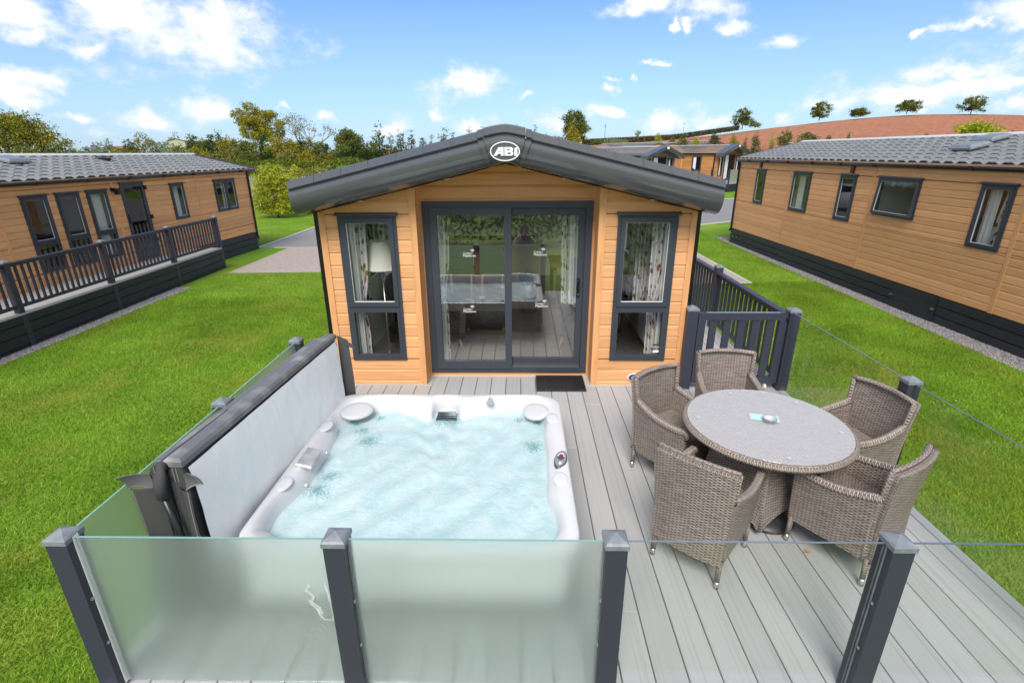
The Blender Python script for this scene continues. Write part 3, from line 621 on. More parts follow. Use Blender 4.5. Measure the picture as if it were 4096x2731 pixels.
for s in (-1, 1):
    for a, b, c, d in rects_minus(0, 2.05, YR+.07, YF+LEN, [(.4, 1.5, 6.65, 7.75), (.4, 1.5, 8.65, 9.75)]): ce.add([(XC+s*t, y, 2.52-.2*t) for t, y in ((a, c), (b, c), (b, d), (a, d))], [(0,1,2,3)])  # ceiling openings below the added rooflights
ce.build('ceiling', 'pale', lodge)
_c = {}
for i in range(22):                                                     # floor planks
    x = -2.14+i*.181; y = YR+.075-(i*.37 % 1.1)
    while y < YF+LEN-.15:
        a, b = max(y, YR+.075), min(y+1.1, 12.5)
        if y > 12.4: break
        if b-a > .03:
            k = round(b-a, 2)
            if k not in _c: _c[k] = MB().cbox(0, .178, 0, k-.003, 0, .006, .002).mesh('plank', 'planks')
            o = link('plank', _c[k], lodge); o.location = (x, a, .019)
        y += 1.1
# interior wall linings
il = MB()
for a, b, c, d in rects_minus(-2.15, -1.2, .02, 2.3, [HL]): il.box(a, b, YF+.072, YF+.09, c, d)
for a, b, c, d in rects_minus(.9, 1.84, .02, 2.3, [HR]): il.box(a, b, YF+.072, YF+.09, c, d)
for a, b, c, d in rects_minus(YF+.1, 12.5, .02, 2.2, [(YF+.75, YF+1.75, 1, 2), (YF+2.7, YF+3.9, .9, 2), (YF+5, YF+6, .9, 2)]): il.box(-2.148, -2.13, a, b, c, d)
for a, b, c, d in rects_minus(YF+.1, 12.5, .02, 2.2, [(YF+.55, YF+1.35, 1, 2), (YF+2.6, YF+3.8, .9, 2), (YF+5, YF+6, .9, 2)]): il.box(1.815, 1.833, a, b, c, d)
il.box(-2.13, 1.815, 11.6, 11.7, .02, 2.5); il.build('wall_lining', 'pale', lodge)
# sliding door: frame > sash, pane, handle, track, sticker
door = miter_frame(MB(), HD[0], HD[1], HD[2], HD[3], .075, .09, -.03); door = door.build('sliding_door', 'frame', lodge); door.matrix_local = MR
miter_frame(MB(), -1.044, -.108, .114, 2.084, .08, .02, -.045, .1).build('sash', 'frame', door)
miter_frame(MB(), -.19, .75, .13, 2.075, .08, .075, .022, .105).build('sash', 'frame', door)
MB().prism([(-.97,.205),(-.185,.205),(-.185,2.01),(-.97,2.01)], -.012, -.016).build('pane', 'doorpane', door)
MB().prism([(-.12,.225),(.675,.225),(.675,2.0),(-.12,2.0)], .05, .046).build('pane', 'doorpane', door)
MB().box(-.105, .735, -.024, .02, .118, .128).box(-.105, .735, -.018, .02, .13, .134).build('track', 'steel', door)
h = MB(); h.box(.668, .705, .01, .022, 1.03, 1.26); h.tube([(.683, .01, 1.235), (.672, -.035, 1.225), (.668, -.042, 1.17), (.672, -.035, 1.125), (.683, .01, 1.115)], .011, 8); h.build('handle', 'black', door)
MB().lathe([(.008, 0), (.008, .012)], (0, 0, 0), 10).build('lock', 'steel', door).matrix_local = Matrix.Translation((.688, .012, 1.07)) @ Matrix.Rotation(PI/2, 4, 'X')
for u, z in ((-.6, 1.555), (.23, 1.555), (-.62, .875), (.255, .925)):
    dd = -.018 if u < -.1 else .044
    text('Crealy', .034, 'white', door, Matrix.Translation((u-.03, dd, z+.014)) @ UP, 'sticker')
    text('Meadows', .04, 'white', door, Matrix.Translation((u, dd, z-.016)) @ UP, 'sticker')
    fl = MB()
    for k in range(7): a = rad(30+k*20); fl.prism([(u+.035, z+.034), (u+.035+.026*math.cos(a-.1), z+.034+.026*math.sin(a-.1)), (u+.035+.03*math.cos(a), z+.034+.03*math.sin(a)), (u+.035+.026*math.cos(a+.1), z+.034+.026*math.sin(a+.1))], dd+.001, dd)
    fl.prism([(u+.034, z+.034), (u+.02, z-.0), (u+.023, z-.0), (u+.037, z+.034)], dd+.001, dd); fl.build('flower_motif', 'white', door)
MB().prism([(1.565,.425),(1.645,.425),(1.645,.535),(1.565,.535)], -.0145, -.0155).build('window_label', 'rubber', lodge).matrix_local = MF
MB().prism([(1.571,.431),(1.639,.431),(1.639,.462),(1.571,.462)], -.0157, -.0165).build('window_label', 'white', lodge).matrix_local = MF
text('QUALITY\nINSPECTION\nPASSED', .016, 'white', lodge, MF @ Matrix.Translation((1.605, -.0165, .498)) @ UP, 'label_lettering')
# gable fascia, verge pieces, crown piece and badge
PU = [(5.9, -.06), (5.36, -.03), (5.275, .0), (5.252, -.01), (5.246, -.072), (5.262, -.08)]
PL = [(5.262, -.08), (5.275, -.092), (5.268, -.104), (5.25, -.112), (5.243, -.145), (5.25, -.2), (5.268, -.245), (5.30, -.288), (5.345, -.322), (5.40, -.342), (5.47, -.35), (5.99, -.35)]
def sweep(mb, prof, xs, dy=0, dz=0, taper=None, soft=.05):
    n = len(prof)
    f = lambda i, j: (xs[i] if taper is None else XC+(xs[i]-XC)*taper(prof[j][1]), prof[j][0]+dy, rooftop(xs[i], soft)+prof[j][1]+dz)
    mb.grid(f, range(len(xs)), range(n)); return mb
XE = 2.155
for s in (-1, 1):
    xs = [XC+s*t for t in np.linspace(.1, XE, 12)]; fb = sweep(MB(), PL, xs)
    nn = len(PL); e = [(xs[-1], y, rooftop(xs[-1])+z) for y, z in PL[:-1]]+[(xs[-1], 5.9, rooftop(xs[-1])-.09)]
    fb.add(e, [tuple(range(len(e)))]); smooth_angle(fb.build('gable_fascia', 'fascia', lodge), 50)
    for k in range(7):
        a, b = .24+k*.2737, .24+(k+1)*.2737
        vb = sweep(MB(), PU, [XC+s*a, XC+s*(a+.009), XC+s*(a+.0135), XC+s*b])
        for i in range(len(PU)):                                          # small raised rib at each joint
            for c in (0, 1): v = vb.v[i*4+c]; vb.v[i*4+c] = (v[0], v[1]-.0045, v[2]+.002)
        x = XC+s*b; e = [(x, y, rooftop(x)+z) for y, z in PU]; vb.add(e, [tuple(range(len(e)))])
        smooth_angle(vb.build('verge_piece', 'fascia', lodge), 28)
tap = lambda dz: 1-.38*min(max(-dz-.09, 0)/.26, 1)
xs = [XC+t for t in np.linspace(-.2, .2, 17)]
smooth_angle(sweep(MB(), PU+PL[1:-1], xs, -.036, .014, tap, .07).build('crown_piece', 'fascia', lodge), 28)
for s in (-1, 1):
    xs = [XC+s*t for t in (.204, .214, .25, .262)]; smooth_angle(sweep(MB(), PU+PL[1:-1], xs, -.02, .008, tap, .07).build('crown_strap', 'fascia', lodge), 50)
badge = MB()
ring = lambda r1, r2: [[(XC+.004+a*math.cos(t), 2.68+b*math.sin(t)) for t in np.linspace(0, 2*PI, 41)[:-1]] for a, b in (r1, r2)]
o1, i1 = ring((.142, .088), (.132, .079))
for k in range(40): j = (k+1) % 40; badge.prism([o1[k], o1[j], i1[j], i1[k]], 0, -.03)
badge = badge.build('badge', 'white', lodge); badge.matrix_local = Matrix.Translation((0, 5.218, 0))
MB().prism(o1, .02, -.018).build('badge_plate', 'fascia', badge)
def gl(ch):                                                              # the heavy slanted capitals of the badge
    P = {'A': [[(0,0),(.155,0),(.225,.08),(.36,.11),(.36,0),(.5,0),(.5,.4),(.25,.4)]], 'B': [[(0,0),(.36,0),(.43,.04),(.45,.1),(.43,.17),(.39,.2),(.43,.25),(.43,.32),(.39,.38),(.33,.4),(0,.4)]], 'I': [[(0,0),(.15,0),(.15,.4),(0,.355)]]}
    return P[ch]
cx = XC+.004-.108
for ch, wd in (('A', .5), ('B', .45), ('I', .15)):
    k = .19
    MB().prism([(cx+u*k, 2.641+z*k) for u, z in gl(ch)[0]], -.018, -.032).build('badge_letter', 'white', badge)
    for hole in {'A': [[(.27,.15),(.345,.165),(.345,.265)]], 'B': [[(.14,.24),(.27,.275),(.27,.32),(.14,.32)], [(.14,.07),(.3,.07),(.3,.145),(.25,.165),(.14,.12)]], 'I': []}[ch]:
        MB().prism([(cx+u*k, 2.641+z*k) for u, z in hole], -.02, -.0327).build('badge_letter_eye', 'fascia', badge)
    cx += (wd+.045)*k
ADDED_ROOFLIGHTS = [(.45, 1.45, 6.7, 7.7), (.45, 1.45, 8.7, 9.7)]                  # unseen rooflights, added to brighten the living room
for s in (-1, 1):
    rf = MB()
    for a, b, c, d in rects_minus(0, 2.13, 5.6, YF+LEN+.2, ADDED_ROOFLIGHTS):
        zt = lambda t: APEX-.07-SL*t
        rf.add([(XC+s*t, y, zt(t)+dz) for dz in (0, -.07) for t, y in ((a, c), (b, c), (b, d), (a, d))], [(0,1,2,3),(7,6,5,4),(0,4,5,1),(1,5,6,2),(2,6,7,3),(3,7,4,0)])
    rf.build('roof', 'tile', lodge)
    for a, b, c, d in ADDED_ROOFLIGHTS:
        k = MB()
        for a2, b2, c2, d2 in rects_minus(a-.06, b+.06, c-.06, d+.06, [(a, b, c, d)]): k.add([(XC+s*t, y, APEX-SL*t+dz) for dz in (.03, -.08) for t, y in ((a2, c2), (b2, c2), (b2, d2), (a2, d2))], [(0,1,2,3),(7,6,5,4),(0,4,5,1),(1,5,6,2),(2,6,7,3),(3,7,4,0)])
        k = k.build('rooflight', 'cap', lodge); MB().add([(XC+s*t, y, APEX-SL*t+.01) for t, y in ((a, c), (b, c), (b, d), (a, d))], [(0,1,2,3)]).build('pane', 'pane', k)  # frame and pane of an added rooflight, out of view
so_ = MB()
for s in (-1, 1): so_.add([(XC, 5.47, APEX-.347), (XC+s*2.1, 5.47, APEX-.347-SL*2.1), (XC+s*2.1, 6.05, APEX-.347-SL*2.1), (XC, 6.05, APEX-.347)], [(0,1,2,3)])
so_.build('soffit', 'trim', lodge)
for x in (-1.72, -.78, .47, 1.4): MB().lathe([(.04, 0), (.04, -.012), (.028, -.014)], (x, 5.58, rooftop(x)-.349), 16).build('soffit_light', 'white', lodge)
for x in (-2.245, 1.93): MB().box(x-.03, x+.03, YF-.005, YF+.09, -.5, 2.13).build('corner_pipe', 'gutter', lodge)
for s, x in ((-1, -2.22), (1, 1.905)):
    for k in range(3): MB().box(x-.01, x+.01, YF+.1, YF+LEN, -.16-k*.16, -.02-k*.16).build('skirting_board', 'skirt', lodge)
pl = at(2537, 1506, YF); tag(MB().lathe([(.09, 0), (.09, .006), (.085, .008)], (0, 0, 0), 28, 1, .62).build('wall_plaque', 'white', None), 'small blue oval plaque low on the timber wall behind the left chair', 'plaque')
wp = bpy.data.objects['wall_plaque']; wp.matrix_world = Matrix.Translation((pl.x, YF-.019, pl.z)) @ Matrix.Rotation(PI/2, 4, 'X')
MB().lathe([(.078, .008), (.078, .0095)], (0, 0, 0), 28, 1, .58).build('plaque_face', 'blue', wp)
text('ABI', .05, 'white', wp, Matrix.Translation((.01, -.005, .0097)), 'lettering')
MB().lathe([(.004, .009), (.004, .011)], (-.067, 0, 0), 10).build('screw', 'white', wp)

# ------------------------------------------------------------------ neighbouring lodges
def frame_mtx(p0, d): u = Vector((*d, 0)).normalized(); y = Vector((-u.y, u.x, 0)); return Matrix(((u.x, y.x, 0, p0[0]), (u.y, y.y, 0, p0[1]), (0, 0, 1, 0), (0, 0, 0, 1)))
def wave_tile(w, l):
    mb = MB(); us = np.linspace(0, 1, 9)
    z = lambda t: .022*math.sin(2*PI*t-.9)+.012*math.sin(4*PI*t-.4)
    V = [(w*t, 0, z(t)-.002) for t in us]+[(w*t, 0, z(t)+.018) for t in us]+[(w*t, 0, z(t)+.018) for t in us]+[(w*t, l+.02, z(t)+.002) for t in us]
    return mb.add(V, [(i, i+1, 10+i, 9+i) for i in range(8)]+[(18+i, 19+i, 28+i, 27+i) for i in range(8)])
def side_lodge(label, p0, d, u0, u1, zb, zt, holes, seams, eave, ridge, ru0, ru1, depth=4.2, tw=.3, gut=(2.345, 2.405), near=None, zref=0, pitch=.1378):
    root = thing('neighbour_lodge', label, 'lodge'); root.matrix_world = frame_mtx(p0, d); I = Matrix.Identity(4)
    cladding(root, I, u0, u1, zb, zt, [h[:4] for h in holes], seams, pitch=pitch, zref=zref)
    for h in holes:
        k = h[4] if len(h) > 4 else {}
        if k.get('door'):
            f = miter_frame(MB(), h[0], h[1], h[2], h[3], .1, .07, -.035, .3).build('door', 'frame', root)
            MB().prism([(h[0]+.1, h[2]+.3), (h[1]-.1, h[2]+.3), (h[1]-.1, h[3]-.1), (h[0]+.1, h[3]-.1)], -.01, -.014).build('pane', 'pane', f)
            MB().box(h[0]+.03, h[0]+.055, -.05, -.034, 1.0, 1.22).box(h[0]+.03, h[0]+.15, -.085, -.07, 1.13, 1.15).build('handle', 'black', f)
            for z in (.5, 1.1, 1.85): MB().box(h[1]-.02, h[1]+.045, -.075, -.034, z-.05, z+.05).build('hinge', 'black', f)
            MB().prism([(h[0]-.02, h[3]), (h[1]+.02, h[3]), (h[1]+.02, h[3]+.03), (h[0]-.02, h[3]+.03)], 0, -.075).build('drip_rail', 'frame', f)
        else: window(root, I, *h[:4], **{q: v for q, v in k.items()})
    inn = MB()
    for a, b, c, e in rects_minus(u0, u1, zb+.02, zt, [h[:4] for h in holes]): inn.box(a, b, .072, .09, c, e)
    inn.build('wall_lining', 'pale', root)
    MB().box(u0, u1, depth-.1, depth, zb, zt).box(u0, u0+.1, .07, depth-.1, zb, zt).box(u1-.1, u1, .07, depth-.1, zb, zt).build('outer_wall', 'core', root)
    MB().box(u0+.1, u1-.1, .09, depth-.1, zb-.05, zb+.02).box(u0+.1, u1-.1, 1.9, 1.96, zb+.02, zt-.02).build('inner_floor', 'planks', root)
    for s_ in seams: MB().box(s_-.03, s_+.03, .09, 1.9, zb+.02, zt-.02).build('inner_wall', 'pale', root)
    gp = [(0, zt), (depth, zt), (depth/2, ridge-.07)]
    for u in ((u0, u0+.05), (u1-.05, u1)): MB().add([(u[0], y, z) for y, z in gp]+[(u[1], y, z) for y, z in gp], [(0,1,2),(5,4,3),(0,3,4,1),(1,4,5,2),(2,5,3,0)]).build('gable_wall', 'core', root)
    MB().box(u0+.05, u1-.05, .02, depth-.02, zt-.02, zt+.0).build('ceiling', 'pale', root)
    # tiled slope facing the camera
    yr = depth/2; ye = -.09; al = math.atan2(ridge-eave, yr-ye); sl_ = math.hypot(ridge-eave, yr-ye); rows = round(sl_/.285); l = sl_/rows
    RM = Matrix.Translation((ru0, ye, eave)) @ Matrix.Rotation(al, 4, 'X'); cells = [(i, r) for r in range(rows) for i in range(int((ru1-ru0)/tw))]
    cam_l = root.matrix_world.inverted() @ Vector((0, 0, CAMH)); cells.sort(key=lambda c: (ru0+c[0]*tw-cam_l.x)**2 if near is None else abs(ru0+c[0]*tw-near))
    me = wave_tile(tw, l).mesh('tile', 'tile', True); rest = MB(); w1 = wave_tile(tw, l); smooth_done = False
    for k, (i, r) in enumerate(cells):
        if k < 300: link('tile', me, root, RM @ Matrix.Translation((i*tw, r*l, 0)))
        else: rest.add([(x+i*tw, y+r*l, z) for x, y, z in w1.v], w1.f)
    if rest.v: q = rest.build('tile_field', 'tile', root, True); q.matrix_local = RM; q['kind'] = 'stuff'
    MB().add([(ru0, yr, ridge-.03), (ru1, yr, ridge-.03), (ru1, depth+.09, eave-.03), (ru0, depth+.09, eave-.03)], [(0,1,2,3)]).build('rear_slope', 'tile', root)
    MB().add([(ru0, ye+.02, eave-.03), (ru1, ye+.02, eave-.03), (ru1, yr, ridge-.03), (ru0, yr, ridge-.03)], [(0,1,2,3)]).build('roof_deck', 'soffit', root)
    k = 0; u = ru0
    while u < ru1-.1: MB().add([(u, yr-.12, ridge-.005), (u, yr, ridge+.045), (u, yr+.12, ridge-.005), (min(u+.995, ru1), yr-.12, ridge-.005), (min(u+.995, ru1), yr, ridge+.045), (min(u+.995, ru1), yr+.12, ridge-.005)], [(0,1,4,3),(1,2,5,4),(0,2,1),(3,4,5)]).build('ridge_piece', 'ridge', root); u += 1.0
    for u in (ru0-.03, ru1): MB().add([(u,ye,eave-.07),(u,yr,ridge-.06),(u,yr,ridge+.03),(u,ye,eave+.04),(u+.03,ye,eave-.07),(u+.03,yr,ridge-.06),(u+.03,yr,ridge+.03),(u+.03,ye,eave+.04)], [(0,1,2,3),(7,6,5,4),(0,4,5,1),(3,2,6,7),(0,3,7,4)]).build('verge_trim', 'rail', root)
    MB().prism([(ru0, eave-.07), (ru1, eave-.07), (ru1, eave-.01), (ru0, eave-.01)], .02, -.088).build('eaves_board', 'soffit', root)
    g = MB().tube([(ru0-.02, -.085, (gut[0]+gut[1])/2), (ru1+.02, -.085, (gut[0]+gut[1])/2)], .036, 10)
    g = g.build('gutter', 'gutter', root, True)
    u = ru0+.9
    while u < ru1: MB().box(u-.05, u+.05, -.127, -.04, gut[0]-.008, gut[1]+.004).build('bracket', 'gutter', g); u += 1.25
    return root
cp = dict(split=.9)
RL = side_lodge('large orange timber lodge across the lawn with grey tiled roof and dark skirting', (7.75, 19.18), (.0288, -.9996), 0, 15, .045, 2.35,
    [(1.32,1.95,1.06,2.11), (3.6,4.53,1.06,2.12), (5.785,6.42,1.06,2.125), (7.165,8.415,1.33,2.13,dict(open_=True)), (9.77,10.43,1.05,2.135), (12.4,13.6,1.06,2.13)],
    (3.43, 6.99, 10.63, 14.2), 2.455, 2.975, -.12, 15.2, zref=.05, near=6)
LL = side_lodge('orange timber lodge behind a dark railed deck with three tall windows and a door', (-10.22, 10.07), (.0545, .9985), -6, 8.86, 0.0, 2.11,
    [(.517,1.12,.3,1.87,cp), (1.315,1.918,.275,1.87,cp), (2.106,2.70,.285,1.875,cp), (3.13,3.92,.03,1.985,dict(door=True)), (4.88,5.47,.89,1.88), (6.89,8.05,.905,1.88,dict(mull=7.5)), (-1.2,-.6,.3,1.87,cp)],
    (.02, 2.9, 6.04, -3), 2.185, 2.66, -6.2, 9.3, gut=(2.085, 2.145), zref=.0, pitch=.1335, near=2)
for p in ((2.35, 1.97), (2.35, 1.67)): pass
lamp = MB().box(2.83, 2.9, -.1, -.02, 1.82, 1.9).box(2.85, 2.93, -.18, -.08, 1.74, 1.88).build('wall_lamp', 'gutter', LL)
def pipe(root, u, zt, zb, kick=True): MB().tube([(u, -.085, zt), (u, -.05, zt-.06), (u, -.05, zb+.1), (u-.02, -.09, zb)], .034, 10).build('downpipe', 'gutter', root, True)
pipe(RL, .0, 2.36, -.05); pipe(LL, 8.86, 2.1, -.25)
for u in (.03, 6.9): MB().box(0, .12, -.03, 0, 0, .19)
for u in (1.55, 6.2): MB().box(u-.06, u+.06, -.05, -.012, 2.17, 2.345).build('roof_bracket', 'vest', RL)
for z in (1.2, .25): MB().box(-.05, .06, -.1, -.04, z, z+.02).build('pipe_clip', 'gutter', RL)
def skirting(root, u0, u1, zs, cuts, y=-.03):
    for a, b in zip([u0]+cuts, cuts+[u1]):
        pr = .02 if (a, b) in HATCH else 0
        for z0, z1 in zs: MB().box(a+.004, b-.004, y-pr-.02, y-pr, z0-pr*.8, z1).build('skirting_board', 'skirt', root)
    MB().box(u0, u1, y+.02, y+.04, zs[-1][0], zs[0][1]).build('skirting_backing', 'rubber', root)
HATCH = {(8.375, 9.555)}
skirting(RL, -.03, 15, [(-.12, .035), (-.3, -.138), (-.49, -.318)], [.62, 3.2, 5.9, 8.375, 9.555, 12.1], -.012)
for u in (.62, .3, 8.42, 9.55): MB().box(u-.04, u+.04, -.075, -.05, -.215, -.2).box(u-.05, u-.02, -.08, -.05, -.225, -.185).build('latch', 'steel', RL)
skirting(LL, -6, 8.86, [(-.2, -.02), (-.4, -.22), (-.62, -.42)], [0., 3., 6.], -.01)
for u in (1.2, 5.5): pass
def rooflight(root, u, s, yr=2.1, ye=-.09, eave=2.455, ridge=2.975, w=.52, l=.42):
    al = math.atan2(ridge-eave, yr-ye); o = MB().cbox(-w/2, w/2, 0, l, .05, .13, .05).box(-w/2+.06, w/2-.06, .04, l-.04, 0, .05).build('rooflight', 'cap', root)
    o.matrix_local = Matrix.Translation((u, ye+s*math.cos(al), eave+s*math.sin(al))) @ Matrix.Rotation(al, 4, 'X')
rooflight(RL, 8.3, .75); rooflight(RL, 8.0, 1.4); rooflight(LL, 1.9, 1.25, eave=2.185, ridge=2.66, l=.5)
o = MB().box(-.1, .1, -.1, .1, 0, .05).box(-.14, .14, -.13, .13, .06, .09).build('roof_vent', 'gutter', LL); o.matrix_local = Matrix.Translation((4.6, 1.45, 2.53))
def wpt(root, u, y, z=0): return tuple((root.matrix_world @ Vector((u, y, z)))[:2])
bpy.context.view_layer.update()
G1 = 'curtains behind neighbouring lodge windows'
curtain('leaf print curtain drawn aside in the near end window of the right hand lodge', wpt(RL, 10.1, .16), wpt(RL, 10.4, .2), 1.0, 2.12, .03, 4, tie=1.25, group=G1, lean=-.35)
curtain('white lining beside the leaf print curtain in the right lodge near window', wpt(RL, 9.8, .13), wpt(RL, 10.02, .15), 1.0, 2.12, .015, 3, m='lining', group=G1)
curtain('white net curtain in the second window of the right lodge', wpt(RL, 3.66, .15), wpt(RL, 3.95, .16), 1.0, 2.12, .025, 4, m='lining', group=G1)
curtain('leaf print curtain in the third tall window of the left lodge', wpt(LL, 2.22, .2), wpt(LL, 2.4, .2), .05, 1.87, .025, 3, group=G1)
curtain('white curtain in the third tall window of the left lodge', wpt(LL, 2.38, .14), wpt(LL, 2.66, .14), .05, 1.87, .02, 4, m='lining', group=G1)
curtain('leaf print curtain in the narrow window right of the left lodge door', wpt(LL, 4.95, .2), wpt(LL, 5.15, .18), .8, 1.88, .02, 3, group=G1, lean=.2)
curtain('white curtain in the narrow window right of the left lodge door', wpt(LL, 5.17, .14), wpt(LL, 5.4, .14), .8, 1.88, .02, 4, m='lining', group=G1)
curtain('cream curtain in the double window at the far end of the left lodge', wpt(LL, 7.6, .2), wpt(LL, 7.95, .2), .8, 1.88, .02, 4, m='lining', group=G1)
t = thing('dining_table', 'oak table seen through the low panes of the left lodge', 'table', (*wpt(LL, .95, .5), .05), rad(87))
MB().box(-.4, .4, -.3, .3, .70, .74).build('table_top', 'oak', t)
for x in (-.34, .34):
    for y in (-.24, .24): MB().box(x-.035, x+.035, y-.035, y+.035, 0, .7).build('leg', 'oak', t)

# railings made of posts, rails and balusters, all in one run along +x of their own frame
def post(mb_parent, x, y, z0, z1, w=.10, m='rail', bolts=(), name='post', capz=.03):
    p = MB().cbox(x-w/2, x+w/2, y-w/2, y+w/2, z0, z1-capz, .001).build(name, m, mb_parent)
    c = w/2+.006; z = z1-capz
    MB().add([(x-c,y-c,z),(x+c,y-c,z),(x+c,y+c,z),(x-c,y+c,z),(x-c,y-c,z+.024),(x+c,y-c,z+.024),(x+c,y+c,z+.024),(x-c,y+c,z+.024),(x-c+.008,y-c+.008,z+.032),(x+c-.008,y-c+.008,z+.032),(x+c-.008,y+c-.008,z+.032),(x-c+.008,y+c-.008,z+.032),(x,y,z+.058)],
      [(3,2,1,0),(0,1,5,4),(1,2,6,5),(2,3,7,6),(3,0,4,7),(4,5,9,8),(5,6,10,9),(6,7,11,10),(7,4,8,11),(8,9,12),(9,10,12),(10,11,12),(11,8,12)]).build('cap', 'cap', p)
    for (bx, by, bz, ax) in bolts:
        b = MB().lathe([(.009, 0), (.009, .006), (.004, .008)], (0,0,0), 8).build('bolt', 'steel', p); b.matrix_local = Matrix.Translation((bx, by, bz)) @ (Matrix.Rotation(PI/2, 4, 'Y') if ax == 'x' else Matrix.Rotation(-PI/2, 4, 'Y') if ax == '-x' else Matrix.Rotation(PI/2, 4, 'X'))
    return p
def railing(label, p0, d, posts, z0, ztop, zr, zb, group=None, bal=.135, bw=.042, foot=0, name='railing'):
    root = thing(name, label, 'railing'); root.matrix_world = frame_mtx(p0, d)
    for x in posts: post(root, x, 0, z0, ztop, .105)
    for a, b in zip(posts, posts[1:]):
        MB().cbox(a+.053, b-.053, -.045, .045, zr-.03, zr, .006).box(a+.053, b-.053, -.022, .022, zr-.075, zr-.03).build('handrail', 'rail', root)
        MB().cbox(a+.053, b-.053, -.022, .022, zb, zb+.058, .004).build('bottom_rail', 'rail', root)
        n = round((b-a-.1)/bal); 
        for i in range(1, n): x = a+.05+(b-a-.1)*i/n; MB().box(x-bw/2, x+bw/2, -.015, .015, zb+.058, zr-.075).build('baluster', 'rail', root)
    return root
LR = railing('dark railing along the raised deck of the left hand lodge', (-8.995, 8.25), (-.019, .9998), [-4.1, -1.83, .44, 2.7, 4.95, 7.2], -.62, .93, .895, .09)
d2 = thing('neighbour_deck', 'raised grey deck with dark boarded side in front of the left lodge', 'deck'); d2.matrix_world = frame_mtx((-8.995, 8.25), (-.019, .9998))
for i in range(7): MB().cbox(-5, 7.2, .06+i*.182, .06+i*.182+.176, -.03, -.001, .003).build('deck_board', 'deck', d2)
MB().box(-5, 7.2, -.055, .055, -.03, .002).build('edge_board', 'deckedge', d2)
for z0, z1 in ((-.172, -.035), (-.355, -.19), (-.55, -.372), (-.64, -.566)):
    for a, b in ((-5, -1.88), (-1.78, .388), (.492, 2.648), (2.752, 7.2)): MB().box(a, b, -.05, -.028, z0, z1).build('side_board', 'skirt', d2)
MB().box(-5, 7.2, -.02, .0, -.62, -.04).build('side_backing', 'rubber', d2)

# ------------------------------------------------------------------ our deck
deck = thing('deck', 'grey composite board deck holding the hot tub and rattan dining set', 'deck')
_dc = {}
def dboard(x, y0, y1, w=.176):
    k = (round(y1-y0, 3), w)
    if k not in _dc: _dc[k] = MB().cbox(-w/2, w/2, 0, y1-y0, -.03, 0, .0035).mesh('deck_board', 'deck')
    link('deck_board', _dc[k], deck, Matrix.Translation((x, y0, 0)))
for n in range(-12, 17):
    x = .0032+.182*(n+.5); ye = YF-.03
    if -1.2 < x < .9: ye = YR-.03 if -1.1 < x < .82 else YF-.03
    if x > 1.95: ye = 16.5
    js = {2: [4.29], 3: [2.41], 4: [5.2], -3: [3.4], 7: [3.1], 10: [4.6], -8: [4.4]}.get(n, [])
    if x > 1.95: js = js+[5.55, 8.8, 12.2]
    ys = [1.82]+sorted(js)+[ye]; w = .176
    for a, b in zip(ys, ys[1:]):
        if n == 16: continue
        dboard(x, a+.0015, b-.0015, w)
MB().cbox(2.917, 3.055, 1.82, 16.5, -.03, 0, .003).build('deck_board', 'deck', deck); MB().cbox(3.062, 3.14, 1.82, 16.5, -.036, .003, .006).build('edge_board', 'deckedge', deck)
MB().cbox(-2.25, -2.182, 1.82, 6.5, -.036, .003, .006).build('edge_board', 'deckedge', deck)
for a, b, y in ((-2.18, -1.145, YF-.028), (.852, 1.94, YF-.028), (-1.141, .848, YR-.028)): MB().cbox(a, b, y, y+.026, -.03, .006, .003).build('edge_strip', 'deckedge', deck)
for x0, x1 in ((-1.155, -1.085), (.785, .862)): MB().cbox(x0, x1, YF-.031, YR-.029, -.03, .0045, .003).build('edge_strip', 'deckedge', deck)
MB().box(-2.2, 3.1, 1.86, YF, -.075, -.032).box(1.96, 3.1, YF, 16.4, -.075, -.032).box(-1.1, .82, YF, YR, -.075, -.032).build('joists', 'rubber', deck)
for k in range(3):
    z1 = -.04-k*.175; z0 = z1-.16
    MB().box(3.11, 3.13, 1.84, 16.5, z0, z1).build('side_board', 'skirt', deck); MB().box(-2.24, -2.22, 1.84, 6.4, z0, z1).build('side_board', 'skirt', deck); MB().box(-2.22, 3.11, 1.82, 1.84, z0, z1).build('side_board', 'skirt', deck)

# glass balustrades
def glass(root, x0, x1, y0, y1, m, z0=.03, z1=.9725, rot=False):
    o = MB().box(x0, x1, y0, y1, z0, z1).build('glass_panel', m, root)
    if x1-x0 > y1-y0: e = MB().box(x0, x1, y0-.0005, y1+.0005, z1+.0002, z1+.0016)
    else: e = MB().box(x0-.0005, x1+.0005, y0, y1, z1+.0002, z1+.0016)
    e.build('glass_edge', 'edge' if m == 'frost' else 'steel', o); return o
YG = 1.925; PX = [-2.163, -.863, .4425, 1.74, 3.06]
ff = thing('glass_balustrade', 'front balustrade with two frosted and two clear glass panels between dark posts', 'balustrade')
for i, x in enumerate(PX):
    b = []
    for z in (.62, .33):
        if i < 4: b.append((x+.052, YG-.028, z, 'x'))
        if i > 0: b.append((x-.052, YG-.028, z+.02, '-x'))
    post(ff, x, YG, -.0 if i else -.0, .9956, .10, 'rail', b)
